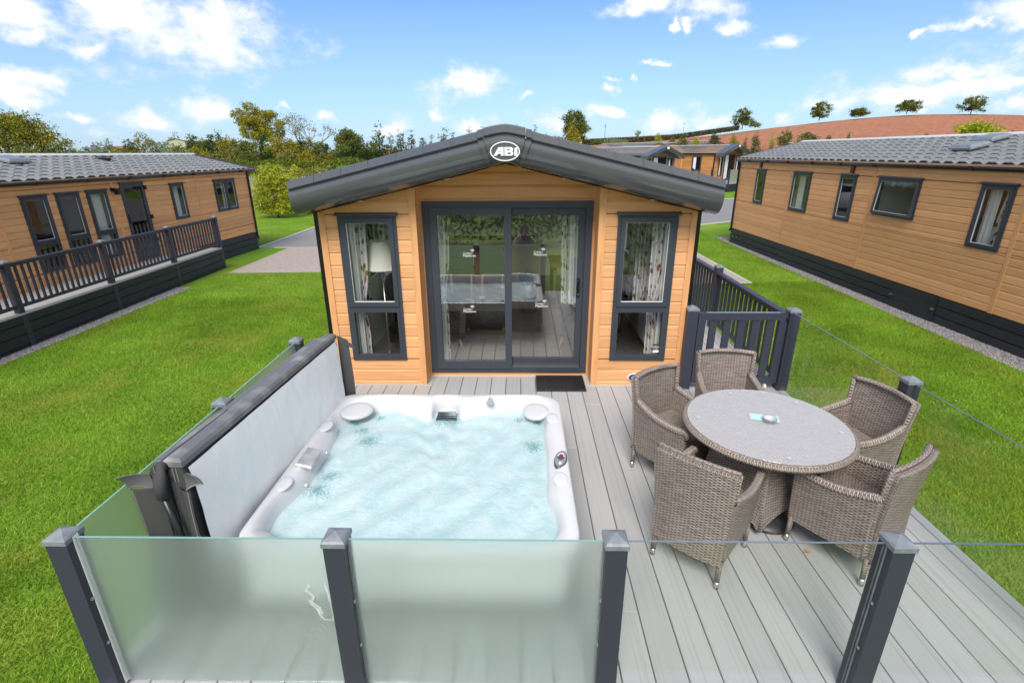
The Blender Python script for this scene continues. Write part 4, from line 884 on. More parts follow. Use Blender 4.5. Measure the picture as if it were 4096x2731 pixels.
for i in range(4):
    a, b = PX[i]+.051, PX[i+1]-.051
    p = glass(ff, a, b, YG-.005, YG+.005, 'frost' if i < 2 else 'clear')
    for x in (a, b): MB().box(x-.004, x+.004, YG-.012, YG-.0055, .03, .965).box(x-.004, x+.004, YG+.0055, YG+.012, .03, .965).build('channel', 'cap', ff)
    if i == 0:
        sm = MB()
        for pts in ([(-1.03,.70),(-1.05,.66),(-1.02,.63),(-1.04,.58),(-1.01,.545),(-1.0,.50)],[(-.955,.70),(-.945,.65),(-.94,.6),(-.935,.54),(-.935,.47)],[(-1.0,.5),(-.985,.475),(-.95,.47),(-.925,.475)],[(-1.045,.6),(-1.0,.555),(-.99,.51)]):
            for (x0,z0),(x1,z1) in zip(pts, pts[1:]):
                for q in range(4): a_, b_ = random.uniform(-.006,.006), random.uniform(-.004,.004); sm.prism([(x0+a_,z0+b_),(x0+a_+.0014,z0+b_),(x1+a_+.0014,z1+b_),(x1+a_,z1+b_)], YG-.0052, YG-.0056)
        for q in range(60): x, z = random.gauss(-1.0,.06), random.gauss(.38,.06); sm.prism([(x,z),(x+.0025,z),(x+.0025,z+.0025),(x,z+.0025)], YG-.0052, YG-.0056)
        sm.build('smear', 'white', p)['kind'] = 'stuff'
MB().box(-2.11, -2.106, YG-.016, YG+.016, .02, .985).build('white_channel', 'white', ff)
lf = thing('glass_balustrade', 'frosted glass balustrade along the left edge of the deck behind the folded cover', 'balustrade')
for y in (3.3, 4.6): post(lf, -2.163, y, 0, .9956)
for a, b in ((YG+.051, 3.249), (3.351, 4.549)): glass(lf, -2.168, -2.158, a, b, 'frost')
rf_ = thing('glass_balustrade', 'clear glass balustrade along the right edge of the deck above the lawn', 'balustrade')
post(rf_, 3.06, 3.712, 0, .9956)
for a, b in ((YG+.051, 3.661), (3.763, 5.565)): glass(rf_, 3.055, 3.065, a, b, 'clear')
# gate and walkway railing
gate = thing('gate', 'dark picket gate between two posts beside the lodge corner', 'gate', (0, 5.62, 0))
g = miter_frame(MB(), 2.03, 3.035, .085, .95, .083, .022, -.022, .08); g.build('gate_frame', 'rail', gate)
for x in (2.205, 2.365, 2.53, 2.69, 2.855): MB().box(x-.04, x+.04, -.012, .012, .165, .867).build('slat', 'rail', gate)
MB().box(2.113, 2.95, -.021, .021, .952, .956).build('top_strip', 'cap', gate)
MB().lathe([(.014, 0), (.014, .03)], (0, 0, 0), 12).build('latch_knob', 'black', gate).matrix_local = Matrix.Translation((3.03, -.02, .885)) @ Matrix.Rotation(PI/2, 4, 'X')
MB().box(2.9, 2.93, -.02, .02, .045, .085).lathe([(.024, -.012), (.024, .012)], (0,0,0), 14).build('castor', 'white', gate)
bpy.data.objects['castor'].matrix_local = Matrix.Translation((2.915, 0, .035)) @ Matrix.Rotation(PI/2, 4, 'Y') @ Matrix.Translation((-.0, 0, 0))
me = bpy.data.objects['castor'].data; bpy.data.objects['castor'].data = MB().lathe([(.026, -.012), (.03, 0), (.026, .012)], (0,0,0), 16).mesh('castor', 'white')
gp = thing('gate_post', 'square dark gate post against the corner of the main lodge', 'post', (1.965, 5.665, 0), 0, 'gate posts'); post(gp, 0, 0, 0, 1.0, .118)
gp = thing('gate_post', 'square dark gate post where gate, railing and clear glass meet', 'post', (3.10, 5.625, 0), 0, 'gate posts'); post(gp, 0, 0, 0, .99, .118)
railing('dark baluster railing along the walkway beside the main lodge', (3.10, 5.63), (0, 1), [2.33, 4.6, 6.9, 9.2], 0, 1.0, .905, .09)
wr = bpy.data.objects['railing.001'] if 'railing.001' in bpy.data.objects else None
if wr:                                                                    # first bay starts at the gate post
    a, b = .06, 2.277
    MB().cbox(a, b, -.045, .045, .875, .905, .006).box(a, b, -.022, .022, .83, .875).build('handrail', 'rail', wr); MB().cbox(a, b, -.022, .022, .09, .148, .004).build('bottom_rail', 'rail', wr)
    for i in range(16): x = a+.07+i*.138; MB().box(x-.021, x+.021, -.015, .015, .148, .83).build('baluster', 'rail', wr)

# ------------------------------------------------------------------ hot tub
tub = thing('hot_tub', 'white square hot tub full of bubbling pale blue water', 'hot tub', (0, 0, 0))
TX0, TX1, TY0, TY1, TZ, WZ = -1.727, .364, 2.375, 4.41, .5, .37
inner = [(.175,3.02),(.165,3.2),(.17,3.36),(.18,3.42),(.12,3.53),(.0,3.63),(-.08,3.65),(-.28,3.585),(-.40,3.515),(-.465,3.475),(-.49,3.6),(-.56,3.655),(-.64,3.645),(-.675,3.6),(-.685,3.47),(-.74,3.49),(-.83,3.565),(-1.0,3.645),(-1.1,3.64),(-1.25,3.55),(-1.335,3.43),(-1.37,3.35),(-1.335,3.23),(-1.315,3.0),(-1.31,2.8),(-1.31,2.62),(-1.36,2.45),(-1.385,2.38),(-1.38,2.22),(-1.3,2.12),(-1.1,2.08),(-.9,2.1),(-.57,2.12),(-.2,2.1),(0,2.08),(.13,2.1),(.2,2.2),(.2,2.36),(.165,2.46),(.15,2.54),(.165,2.66),(.17,2.85)]
TS = 1.188; inner = [(x*TS, y*TS) for x, y in inner]
def resample(P, n):
    P = np.array(P+[P[0]]); s = np.r_[0, np.cumsum(np.linalg.norm(np.diff(P, axis=0), axis=1))]; t = np.linspace(0, s[-1], n, endpoint=False)
    return np.c_[np.interp(t, s, P[:, 0]), np.interp(t, s, P[:, 1])]
NI = 160; I0 = resample(inner, NI)
for _ in range(2): I0 = .5*I0+.25*np.roll(I0, 1, 0)+.25*np.roll(I0, -1, 0)
def rrect(x0, x1, y0, y1, r, dirs, c):
    out = []
    for dx, dy in dirs:                                                   # where a ray from c meets a rounded rectangle
        lo, hi = 0, 5
        for _ in range(40):
            m = (lo+hi)/2; x, y = c[0]+dx*m, c[1]+dy*m; qx = max(x0+r-x, x-x1+r, 0); qy = max(y0+r-y, y-y1+r, 0)
            if math.hypot(qx, qy) > r: hi = m
            else: lo = m
        out.append((c[0]+dx*lo, c[1]+dy*lo))
    return np.array(out)
CT = np.array([(TX0+TX1)/2, (TY0+TY1)/2]); dirs = I0-CT; dirs /= np.linalg.norm(dirs, axis=1, keepdims=True)
O0 = rrect(TX0, TX1, TY0, TY1, .17, dirs, CT)
def crest(k):                                                             # height of the rim: lower along the sides, raised at the corners and back
    x, y = O0[k]; h = TZ
    if y > TY1-.07 and x < .2: h += .014
    return h
rings = []
def ringz(f, z): rings.append(np.c_[f, z])
one = np.ones(NI); cz = np.array([crest(k) for k in range(NI)])
def inset(R, d): v = R-CT; return R-v/np.linalg.norm(v, axis=1, keepdims=True)*d
ringz(O0+0, one*(TZ-.11)); ringz(O0+0, one*(TZ-.06)); ringz(O0, cz-.02); ringz(inset(O0, .006), cz-.006); ringz(inset(O0, .02), cz)
L_ = lambda t: O0*(1-t)+I0*t
bulge = np.array([.012*math.sin(6*k/NI*2*PI) for k in range(NI)])
ringz(L_(.35), cz+.002); ringz(L_(.55), cz-.004+bulge*.6); ringz(L_(.72), cz-.022+bulge); ringz(L_(.86), cz-.055+bulge*.6); ringz(L_(.95), one*(WZ+.045)); ringz(L_(1.02), one*(WZ-.02)); ringz(CT+(I0-CT)*.9, one*(WZ-.12)); ringz(CT+(I0-CT)*.7, one*.05)
mb = MB(); mb.grid(lambda i, j: rings[j][i], range(NI), range(len(rings)), uv=lambda i, j: (0, 0), closeu=True); mb.add(rings[-1], [tuple(range(NI))])
shell = mb.build('shell', 'shell', tub, True)
wv = MB(); wr_ = []
for t in np.linspace(0, 1, 30): wr_.append(np.c_[CT+(I0-CT)*max(t, .01)*1.03, [WZ+.006*math.sin(9*x+5*y*t)*1+.005*math.sin(23*x-17*y) for x, y in CT+(I0-CT)*t]])
wv.add(wr_[0], [tuple(range(NI))]); wv.grid(lambda i, j: wr_[j][i], range(NI), range(30), uv=lambda i, j: (0, 0), closeu=True); wv.build('water', 'water', tub, True)
for q in range(2):
    z0, z1 = .008+q*.19, .19+q*.19
    for a, b, c, e in ((TX0+.03, TX0+.05, TY0+.1, TY1-.1), (TX1-.05, TX1-.03, TY0+.1, TY1-.1), (TX0+.1, TX1-.1, TY1-.05, TY1-.03), (TX0+.1, TX1-.1, TY0+.03, TY0+.05)): MB().box(a, b, c, e, z0, z1).build('side_panel', 'cabinet', tub)
for x in (TX0+.075, TX1-.075):
    for y in (TY0+.075, TY1-.075): MB().lathe([(.05, .008), (.05, .385)], (x, y, 0), 14).build('corner_post', 'cabinet', tub, True)
MB().cbox(TX0+.09, TX1-.09, TY0+.012, TY0+.028, .12, .395, .004).build('front_panel', 'liner', tub)
def pad(x, y, z, a, b, rz, tilt=0, roll=0, m='pillow', h=.03, name='headrest'):
    o = MB().lathe([(.35, h*.2), (1, h*.3), (1.0, h*.62), (.93, h*.92), (.7, h*1.06), (.2, h*1.1)], (0, 0, 0), 32, 1, 1).build(name, m, tub, True)
    o.data.transform(Matrix.Diagonal((a, b, 1, 1))); o.matrix_local = Matrix.Translation((x*1.1923, y*1.1923, TZ+z-.85)) @ Matrix.Rotation(rz, 4, 'Z') @ Matrix.Rotation(tilt, 4, 'X') @ Matrix.Scale(1.19, 4); return o
pad(-1.25, 3.475, .80, .125, .085, rad(30), rad(20)); pad(.118, 3.475, .80, .105, .085, rad(-34), rad(20)); pad(-1.32, 2.09, .80, .09, .05, rad(-35), rad(-24))
for x, y, rz in ((.235, 3.32, 0), (.24, 2.58, 0), (-1.385, 3.2, 0), (-1.39, 2.52, 0)): pad(x, y, .838, .045, .075, rz, 0, 0, 'shell', .014, 'grip_pad')
k = MB().lathe([(.03, 0), (.03, .012), (.022, .016), (.02, .034), (.012, .038)], (0, 0, 0), 20).box(-.005, .005, -.03, .03, .034, .044).build('diverter_knob', 'chrome', tub); k.matrix_local = Matrix.Translation((-.282, 4.26, TZ-.01)) @ Matrix.Scale(1.19, 4)
cpn = MB().lathe([(.0, 0), (.04, 0), (.04, .012), (.036, .018)], (0, 0, 0), 28).build('control_panel', 'paneledge', tub, False); cpn.data.transform(Matrix.Diagonal((1, 2.1, 1, 1))); cpn.matrix_local = Matrix.Translation((.302, 3.31, TZ-.004)) @ Matrix.Scale(1.19, 4) @ Matrix.Rotation(rad(-14), 4, 'Z') @ Matrix.Rotation(rad(9), 4, 'X')
f = MB().lathe([(.034, .0185), (.034, .020)], (0, 0, 0), 28).build('panel_face', 'panelgrey', cpn); f.data.transform(Matrix.Diagonal((1, 2.1, 1, 1)))
MB().box(-.010, .012, .0, .022, .0202, .0212).build('display', 'red', cpn)
a = MB()
for q in range(6): w = rad(30+q*24); a.box(.022*math.cos(w)-.004, .022*math.cos(w)+.004, .046*math.sin(w)-.004, .046*math.sin(w)+.004, .0212, .0222)
a.build('buttons', 'white', cpn); MB().prism([(0,0),(.001,0),(.001,.001)], 0, .001)
a = MB(); a.lathe([(.024, .0201), (.024, .0208)], (0, .018, 0), 20, 1, 1.35).build('button_field', 'paneledge', cpn)
a = MB(); a.lathe([(.010, .0202), (.010, .0212)], (.004, -.042, 0), 16, .8, 1.1); a.build('logo_ring', 'white', cpn); MB().box(.002, .006, -.047, -.037, .0213, .022).build('logo_mark', 'panelgrey', cpn)
sp = MB().cbox(-.05, .05, -.1, .1, 0, .02, .006).build('waterfall_spout', 'chrome', tub); sp.matrix_local = Matrix.Translation((-1.605, 3.32, TZ-.008)) @ Matrix.Rotation(rad(14), 4, 'Y') @ Matrix.Scale(1.19, 4)
fg = MB()
for q in range(5): fg.box(-.775, -.585, 4.15+q*.033, 4.164+q*.033, WZ+.003, WZ+.01)
fg.build('filter_grate', 'darkgrate', tub)
for x, y in ((-.86, 4.19), (-1.57, 3.55), (-1.565, 3.12), (-.43, 4.24)): MB().lathe([(.012, 0), (.012, .004), (.006, .006)], (0, 0, 0), 12).build('jet', 'chrome', tub).matrix_local = Matrix.Translation((x, y, WZ+.035)) @ Matrix.Rotation(rad(40), 4, 'X')

# folded tub cover with its lifter
cov = thing('tub_cover', 'folded dark grey hot tub cover with white underside standing left of the tub', 'cover', (-1.83, 2.35, 0), rad(-3.9))
CL_, CT_ = 2.05, 1.075
for a, b in ((-.104, -.004), (-.212, -.112)):                             # two foam leaves with rounded tops
    prof = [(a, .06), (b, .06), (b, CT_-.05), (b-.012, CT_-.018), (b-.035, CT_), (a+.035, CT_), (a+.012, CT_-.018), (a, CT_-.05)]
    smooth_angle(MB().prism(prof, 0, CL_).build('cover_panel', 'vinyl', cov), 40)
    MB().box(a+.006, b-.006, -.006, -.001, .06, CT_-.1).build('end_patch', 'vinyl', cov)
    st = MB()
    for xx in (a+.035, a+.055):
        for q in range(9): st.box(xx-.001, xx+.001, -.0035, -.002, CT_-.095+q*.01, CT_-.089+q*.01)
    st.build('stitching', 'stitch', cov)['kind'] = 'stuff'
def lin(u, v): return (.004+.026*math.sin(PI*v)**.5+.004*math.sin(3.1*u+2*v)+.003*math.sin(37*u+9*math.sin(4*v))*(1-.6*v), .02+2.0*u, .06+1.0*v)
MB().grid(lin, np.linspace(0, 1, 80), np.linspace(0, 1, 16)).build('white_underside', 'liner', cov, True)
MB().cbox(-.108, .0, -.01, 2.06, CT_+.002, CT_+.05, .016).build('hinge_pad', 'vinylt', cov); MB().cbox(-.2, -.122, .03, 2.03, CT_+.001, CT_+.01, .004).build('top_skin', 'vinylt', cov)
for s_, x0, fl in ((1, 0.0, .055), (-1, -.212, .115)):                    # end skirts that flare outwards
    f = lambda u, v, s_=s_, x0=x0, fl=fl: (x0+s_*(-.05+u*(.05+fl*(.55+.45*math.cos(v*3.0)**2)+.02*math.sin(v*5))), -.012-.045*math.sin(u*2.4)*(1-v*.4)-.012*u, .05+.9*v)
    MB().slab(f, np.linspace(0, 1, 9), np.linspace(0, 1, 16), .004).build('end_skirt', 'vinyl', cov, True)
    g2 = lambda u, v, s_=s_, x0=x0: (x0+s_*(-.01+u*.125), -.014-.06*u*v-.02*u+.01*math.sin(v*3), CT_-.145+.10*v+.06*u*(1 if s_ > 0 else .3)+.012*math.sin(u*3))
    MB().slab(g2, np.linspace(0, 1, 7), np.linspace(0, 1, 6), .004).build('corner_flap', 'vinylt', cov, True)
    st = MB()
    for q in range(70): p = f(.92, q/70); st.box(p[0]-.001, p[0]+.001, p[1]-.006, p[1]-.0045, p[2], p[2]+.008)
    for q in range(14): p = g2(.93, q/14); st.box(p[0]-.001, p[0]+.001, p[1]-.004, p[1]-.002, p[2], p[2]+.004); p = g2(q/14, .07); st.box(p[0], p[0]+.005, p[1]-.004, p[1]-.002, p[2]-.001, p[2]+.001)
    st.build('stitching', 'stitch', cov)['kind'] = 'stuff'
MB().tube([(-.108, .6, CT_+.005), (-.108, .08, CT_+.012), (-.11, -.01, CT_+.006), (-.115, -.045, CT_-.03), (-.12, -.052, CT_-.09), (-.118, -.054, CT_-.165)], .032, 12).build('foam_grip', 'foam', cov, True)
MB().tube([(-.118, -.052, CT_-.15), (-.07, -.056, .62), (-.02, -.06, .35), (.03, -.06, .02)], .02, 12).build('lifter_bar', 'black', cov, True); MB().tube([(-.108, .55, CT_+.004), (-.108, 2.0, CT_+.004)], .02, 10).build('lifter_bar', 'black', cov, True)
fb = lambda u, v: (.0+u*(.085+.02*math.sin(v*3)), 2.07+.02*u, .1+1.0*v-.05*u*v)
MB().slab(fb, np.linspace(0, 1, 6), np.linspace(0, 1, 10), .004).build('end_skirt', 'vinyl', cov, True)
fb2 = lambda u, v: (.07+u*.085, 2.06, 1.02+.04*v-.05*u)
MB().slab(fb2, np.linspace(0, 1, 5), np.linspace(0, 1, 4), .004).build('corner_flap', 'vinyl', cov, True)

# ------------------------------------------------------------------ rattan chairs and table
def make_chair(label):
    t = thing('rattan_chair', label, 'chair', (0,0,0), 0, 'rattan armchairs round the table')
    us = np.linspace(-1, 1, 15)
    def back(u, v):
        z = .19+(.69+.012*(1-u*u))*v; w = .232+.008*v+.024*v*v; lean = .028*(1-v)**2*0+.085*max(v-.3, 0)**1.25
        return (u*w, -.262-lean+.028*u*u*(1+v*.4)-.012*(1-v), z)
    MB().slab(lambda u, v: back(-u, v), us, np.linspace(0, 1, 16), .036).build('backrest', 'rattan', t, True)
    rl = MB().tube([back(u, 1.0)[0:1]+(back(u, 1.0)[1]-.0+.016, back(u, 1.0)[2]+.002) for u in us], .0195, 10)
    rl.hasuv = True; rl.uv = [((i//10)*.036, (i % 10)*.013) for i in range(len(rl.v))]; rl.build('top_roll', 'rattanroll', t, True)
    for s in (-1, 1):
        for q in (0,):
            p = [back(s*1.0, v) for v in np.linspace(.0, 1, 12)]; e = MB().tube([(x-s*.006, y+.016, z) for x, y, z in p], .018, 8); e.hasuv = True; e.uv = [((i % 8)*.014, (i//8)*.05) for i in range(len(e.v))]; e.build('side_roll', 'rattanroll', t, True)
        ztop = lambda y: .60+.075*((.26-y)/.52)**1.6-.018*math.sin((.26-y)/.52*PI)
        fl_ = lambda y: .03*math.sin((y+.26)/.52*PI*.8+.3)
        def side(a, v, s=s): y = -.25+.51*a; z = .19+(ztop(y)-.19)*v; return (s*(.238+fl_(y)*v**1.5+.010*v), y+.012*v*a, z)
        MB().slab((lambda a, v, s=s: side(a, v) if s > 0 else side(1-a, v)), np.linspace(0, 1, 12), np.linspace(0, 1, 10), .038).build('arm_panel', 'rattan', t, True)
        P = [side(a, 1) for a in np.linspace(0, 1, 12)]; P = [(x-s*.019, y, z+.004) for x, y, z in P]; x, y, z = P[-1]; P += [(x, y+.018, z-.012), (x, y+.024, z-.04)]
        ar = MB().tube(P, .0285, 12); ar.hasuv = True; ar.uv = [((i % 12)*.0125, (i//12)*.046) for i in range(len(ar.v))]; ar.build('armrest', 'rattanroll', t, True)
        p = [side(1.0, v) for v in np.linspace(0, 1, 6)]; e = MB().tube([(x-s*.019, y-.004, z) for x, y, z in p], .0195, 8); e.hasuv = True; e.uv = [((i % 8)*.014, (i//8)*.08) for i in range(len(e.v))]; e.build('front_roll', 'rattanroll', t, True)
        for sy, yy in ((-1, -.25), (1, .245)):
            X = s*.222; o = MB().tube([(X, yy, .22), (X*1.02, yy+sy*.005, .05)], [.021, .016], 12); o.hasuv = True; o.uv = [((i % 12)*.01, .19*(i//12)) for i in range(len(o.v))]
            leg = o.build('leg', 'rattan', t, True); MB().tube([(X*1.02, yy+sy*.005, .055), (X*1.025, yy+sy*.006, .004)], .0172, 12).build('foot_cap', 'steel', leg, True); MB().tube([(X*1.025, yy+sy*.006, .004), (X*1.025, yy+sy*.006, 0)], .013, 10).build('foot_pad', 'rubber', leg)
    MB().slab(lambda u, v: (u*.212, .232-.47*v, .42-.012*math.sin(PI*v)), np.linspace(-1, 1, 8), np.linspace(0, 1, 8), .05).build('seat', 'rattan', t, True)
    MB().slab(lambda u, v: (-u*.215, .252, .19+.23*v-.02*(1-u*u)*(1-v)*0), np.linspace(-1, 1, 8), np.linspace(0, 1, 6), .03).build('front_apron', 'rattan', t, True)
    b = MB().lathe([(.02, 0), (.02, .004)], (0,0,0), 16, 1, .6).build('maker_tag', 'steel', t); b.matrix_local = Matrix.Translation((.03, back(0, .06)[1]-.001, .225)) @ Matrix.Rotation(PI/2, 4, 'X')
    return t
ch = make_chair('rattan armchair nearest the clear front glass with its back to the viewer')
spots = [(1.275, 2.945, 48.4, None), (2.274, 2.979, 124.3, 'rattan armchair side on at the front right of the table, beside the corner post'), (1.943, 4.285, -92.7, 'rattan armchair tucked in front of the picket gate'),
         (1.338, 3.89, -56.6, 'rattan armchair between the lodge wall and the table, beside the hot tub'), (2.64, 3.674, 196.8, 'rattan armchair backed against the clear side glass above the lawn')]
for i, (x, y, a, lb) in enumerate(spots):
    o = ch if i == 0 else copy_tree(ch)
    if lb: o['label'] = lb
    o.location = (x, y, 0); o.rotation_euler = (0, 0, rad(a-90))
tb = thing('round_table', 'round rattan dining table with a glass top in the middle of the chairs', 'table', (1.875, 3.485, 0))
tw = MB().lathe([(.0, .676), (.57, .676), (.592, .685), (.602, .702), (.598, .72), (.585, .727), (.575, .7275), (.4, .7275), (.2, .7275), (.0, .7275)], (0,0,0), 72)
tw.uv = []; prof_r = [.0, .57, .592, .602, .598, .585, .575, .4, .2, .0]
for j, r in enumerate(prof_r):
    for k in range(72):
        w = 2*PI*k/72; tw.uv.append((r*math.cos(w), r*math.sin(w)) if j >= 6 else (w*.6, j*.02))
tw.build('table_top', 'rattantop', tb)
rr = MB().grid(lambda u, v: ((.592+.016*math.cos(v))*math.cos(u), (.592+.016*math.cos(v))*math.sin(u), .704+.022*math.sin(v)), np.linspace(0, 2*PI, 97), np.linspace(0, 2*PI, 11), uv=lambda u, v: (v*.012, u*.6)); rr.build('rim_roll', 'rattanroll', tb, True)
MB().lathe([(.0, .731), (.574, .731), (.576, .734), (.574, .737), (.0, .737)], (0,0,0), 96).build('glass_top', 'tabletop', tb)
for w in (100, 172, 262, 342, 40): MB().lathe([(.016, 0), (.016, .0012)], (.5*math.cos(rad(w)), .5*math.sin(rad(w)), .7372), 16).build('suction_pad', 'pillow', tb)
for k in range(4):                                                       # four flared panels with arched feet
    A = rad(45+90*k+8); hw = lambda v: .295-.075*v
    f = lambda u, v: (u*hw(v), -hw(v), .05+.11*(1-(abs(u))**2.2)*(1-v)**1.0+.625*v)
    o = MB().slab(lambda u, v: f(-u, v), np.linspace(-1, 1, 13), np.linspace(0, 1, 12), .02).build('pedestal_panel', 'rattan', tb, True); o.matrix_local = Matrix.Rotation(A-PI/4+rad(20), 4, 'Z')
    c = MB().tube([(-hw(0), -hw(0), .05), (-hw(1), -hw(1), .675)], .018, 8); c.hasuv = True; c.uv = [((i % 8)*.014, .63*(i//8)) for i in range(len(c.v))]; c = c.build('corner_roll', 'rattanroll', tb, True); c.matrix_local = Matrix.Rotation(A-PI/4+rad(20), 4, 'Z')
pb = thing('parasol_base', 'round black parasol base under the rattan table', 'parasol base', (1.9, 3.31, 0))
MB().lathe([(.205, 0), (.208, .012), (.2, .03), (.12, .055), (.04, .075), (.03, .08)], (0,0,0), 36).build('base_disc', 'disc', pb, True); MB().lathe([(.026, .08), (.026, .24), (.022, .24)], (0,0,0), 16).build('tube', 'black', pb)
MB().lathe([(.03, .1), (.034, .12), (.03, .14)], (.035, 0, 0), 10).build('knob', 'rubber', pb)
lfp = tag(MB().cbox(-.105, .105, -.05, .05, 0, .001, .0001).build('leaflet', 'paper', None), 'pale blue leaflet lying on the glass table behind the ashtray', 'leaflet'); lfp.location = (1.885, 3.545, .7376); lfp.rotation_euler = (0, 0, rad(-14))
ac = MB().lathe([(.0, .004), (.042, .004), (.05, .03), (.054, .03), (.055, .026), (.052, 0), (.0, 0)], (0,0,0), 28).build('ashtray', 'ashglass', None); tag(ac, 'small round clear glass ashtray on the glass table', 'ashtray'); ac.location = (1.9, 3.495, .7375)
MB().lathe([(.03, .004), (.045, .028), (.04, .0285), (.026, .006)], (0,0,0), 24).build('ash_ring', 'pillow', ac)
mt_ = thing('doormat', 'black rubber doormat with round holes before the sliding door', 'doormat', (.488, 5.755, .002))
m_ = miter_frame(MB(), -.297, .297, -.232, .232, .018, 0, .012); m_ = MB()
for a, b, c, e in ((-.297, .297, -.232, -.214), (-.297, .297, .214, .232), (-.297, -.279, -.214, .214), (.279, .297, -.214, .214)): m_.cbox(a, b, c, e, 0, .014, .004)
m_.build('mat_border', 'rubber', mt_)
m_ = MB().box(-.279, .279, -.214, .214, 0, .003)
for i in range(16):
    for j in range(12): x = -.262+i*.035; y = -.196+j*.0356; m_.box(x-.012, x+.012, y-.004, y+.004, .003, .011); m_.box(x+.0135, x+.0215, y-.013, y+.013, .003, .0095)
m_.build('mat_mesh', 'rubber', mt_)
dl = tag(MB().add([(0,0,0),(.03,.012,.006),(.06,.0,.002),(.03,-.014,.005),(.02,.03,.004)], [(0,1,2),(0,2,3),(1,4,2)]).build('dry_leaf', 'leafdry', None), 'small dry orange leaf lying on the deck boards in front of the table', 'leaf'); dl.location = (2.0, 2.93, .003)

# ------------------------------------------------------------------ inside the main lodge
def legset(root, xs, ys, h, r0_, r1_, m='oak', splay=0):
    for x in xs:
        for y in ys: MB().tube([(x, y, h), (x*(1+splay), y*(1+splay), 0)], [r0_, r1_], 8).build('leg', m, root, True)
def armchair(label, loc, rz):
    t = thing('armchair', label, 'armchair', (*loc, .022), rz, 'grey upholstered armchairs in the lodge')
    MB().cbox(-.32, .32, -.3, .36, .2, .44, .05).build('seat', 'leather', t, True)
    MB().slab(lambda u, v: (u*.36*(1-.05*v), -.3-.17*v-.02*u*u, .22+.72*v-.04*u*u*v), np.linspace(-1, 1, 9), np.linspace(0, 1, 9), .14).build('backrest', 'leather', t, True)
    for s in (-1, 1): MB().slab(lambda a, v, s=s: (s*(.34+.03*v), (-.34+.72*a) if s > 0 else (.38-.72*a), .2+.42*v-.03*(a if s > 0 else 1-a)*v), np.linspace(0, 1, 8), np.linspace(0, 1, 6), .09).build('armrest', 'leather', t, True)
    legset(t, (-.27, .27), (-.28, .3), .21, .028, .016, splay=.18); return t
armchair('grey armchair seen through the left sliding door pane', (-1.25, 6.98), rad(205)); armchair('grey armchair behind the right half of the sliding door', (1.0, 7.05), rad(150))
armchair('grey armchair behind the standard lamp in the left window', (-1.5, 7.7), rad(-110)); armchair('dark armchair in front of the radiator in the right window', (1.2, 7.9), rad(95))
fs = thing('footstool', 'grey upholstered footstool with turned feet behind the sliding door', 'footstool', (-.55, 7.85, .022))
MB().cbox(-.36, .36, -.22, .22, .08, .36, .04).build('cushion', 'leather', fs, True)
for x in (-.28, .28):
    for y in (-.15, .15): MB().lathe([(.02, 0), (.03, .02), (.034, .045), (.026, .07), (.03, .085)], (x, y, 0), 12).build('leg', 'oak', fs, True)
fl = thing('floor_lamp', 'standard lamp with cream shade and twisted metal stem in left window', 'lamp', (-1.70, 6.18, .022))
MB().lathe([(.13, 0), (.13, .015), (.02, .03)], (0,0,0), 24).build('base', 'steel', fl, True); MB().tube([(0,0,.02), (0,0,1.14)], .009, 8).build('stem', 'steel', fl, True)
cg = MB()
for k in range(6): cg.tube([(.035*math.sin(PI*q/8)*math.cos(k*PI/3+q*.35), .035*math.sin(PI*q/8)*math.sin(k*PI/3+q*.35), 1.12+.2*q/8) for q in range(9)], .004, 5)
cg.build('twisted_cage', 'steel', fl); MB().grid(lambda u, v: ((.225-.1*v)*math.cos(u), (.225-.1*v)*math.sin(u), 1.33+.33*v), np.linspace(0, 2*PI, 41), [0, .5, 1], uv=lambda u, v: (0, 0)).build('lamp_shade', 'shade', fl, True)
bar = thing('breakfast_bar', 'long oak fronted kitchen bar across the lodge behind the stools', 'counter', (0, 0, .022))
MB().box(-2.0, .35, 9.6, 9.9, 0, 1.02).build('front_panel', 'oak', bar); MB().box(-2.05, .42, 9.45, 10.0, 1.02, 1.06).build('worktop', 'worktop', bar)
hob = thing('kitchen_units', 'dark kitchen wall units with pale cooker hood behind the bar', 'kitchen units', (0, 0, .022)); MB().box(-2.1, .3, 11.2, 11.6, 0, .9).build('base_units', 'darkseat', hob); MB().box(-2.1, .3, 11.25, 11.6, 1.4, 2.1).build('wall_units', 'darkseat', hob); MB().box(-1.2, -.4, 11.1, 11.25, 1.35, 1.55).build('cooker_hood', 'white', hob)
def stool(label, x, y, rz=0, h=.66, grp='dark padded bar stools'):
    t = thing('bar_stool', label, 'bar stool', (x, y, .022), rz, grp)
    MB().cbox(-.21, .21, -.2, .2, h, h+.07, .02).build('seat', 'darkseat', t); MB().cbox(-.21, .21, -.22, -.16, h+.07, h+.45, .02).build('backrest', 'darkseat', t); legset(t, (-.18, .18), (-.17, .17), h, .02, .016); return t
stool('dark bar stool facing the kitchen bar, leftmost behind the left door pane', -1.05, 9.05); stool('dark bar stool facing the kitchen bar, beside the middle door frame', -.5, 9.05); stool('dark dining chair against the far right inside the lodge', 1.45, 9.2, rad(90), .45, 'dark dining chairs')
bn = thing('bin', 'chrome pedal bin with black liner inside the sliding door', 'bin', (.13, 8.8, .022)); MB().lathe([(.15, 0), (.15, .55)], (0,0,0), 24).build('body', 'chrome', bn, True); MB().lathe([(.157, .5), (.165, .62), (.15, .66), (.05, .69)], (0,0,0), 24).build('liner', 'rubber', bn, True)
dt = thing('kitchen_table', 'oak dining table at the far right inside the lodge', 'table', (1.0, 9.6, .022)); MB().box(-.45, .5, -.5, .5, .7, .75).build('table_top', 'oak', dt); legset(dt, (-.38, .42), (-.42, .42), .7, .035, .03)
rd = thing('radiator', 'white panel radiator under the side window behind the right window', 'radiator', (1.76, 0, .022))
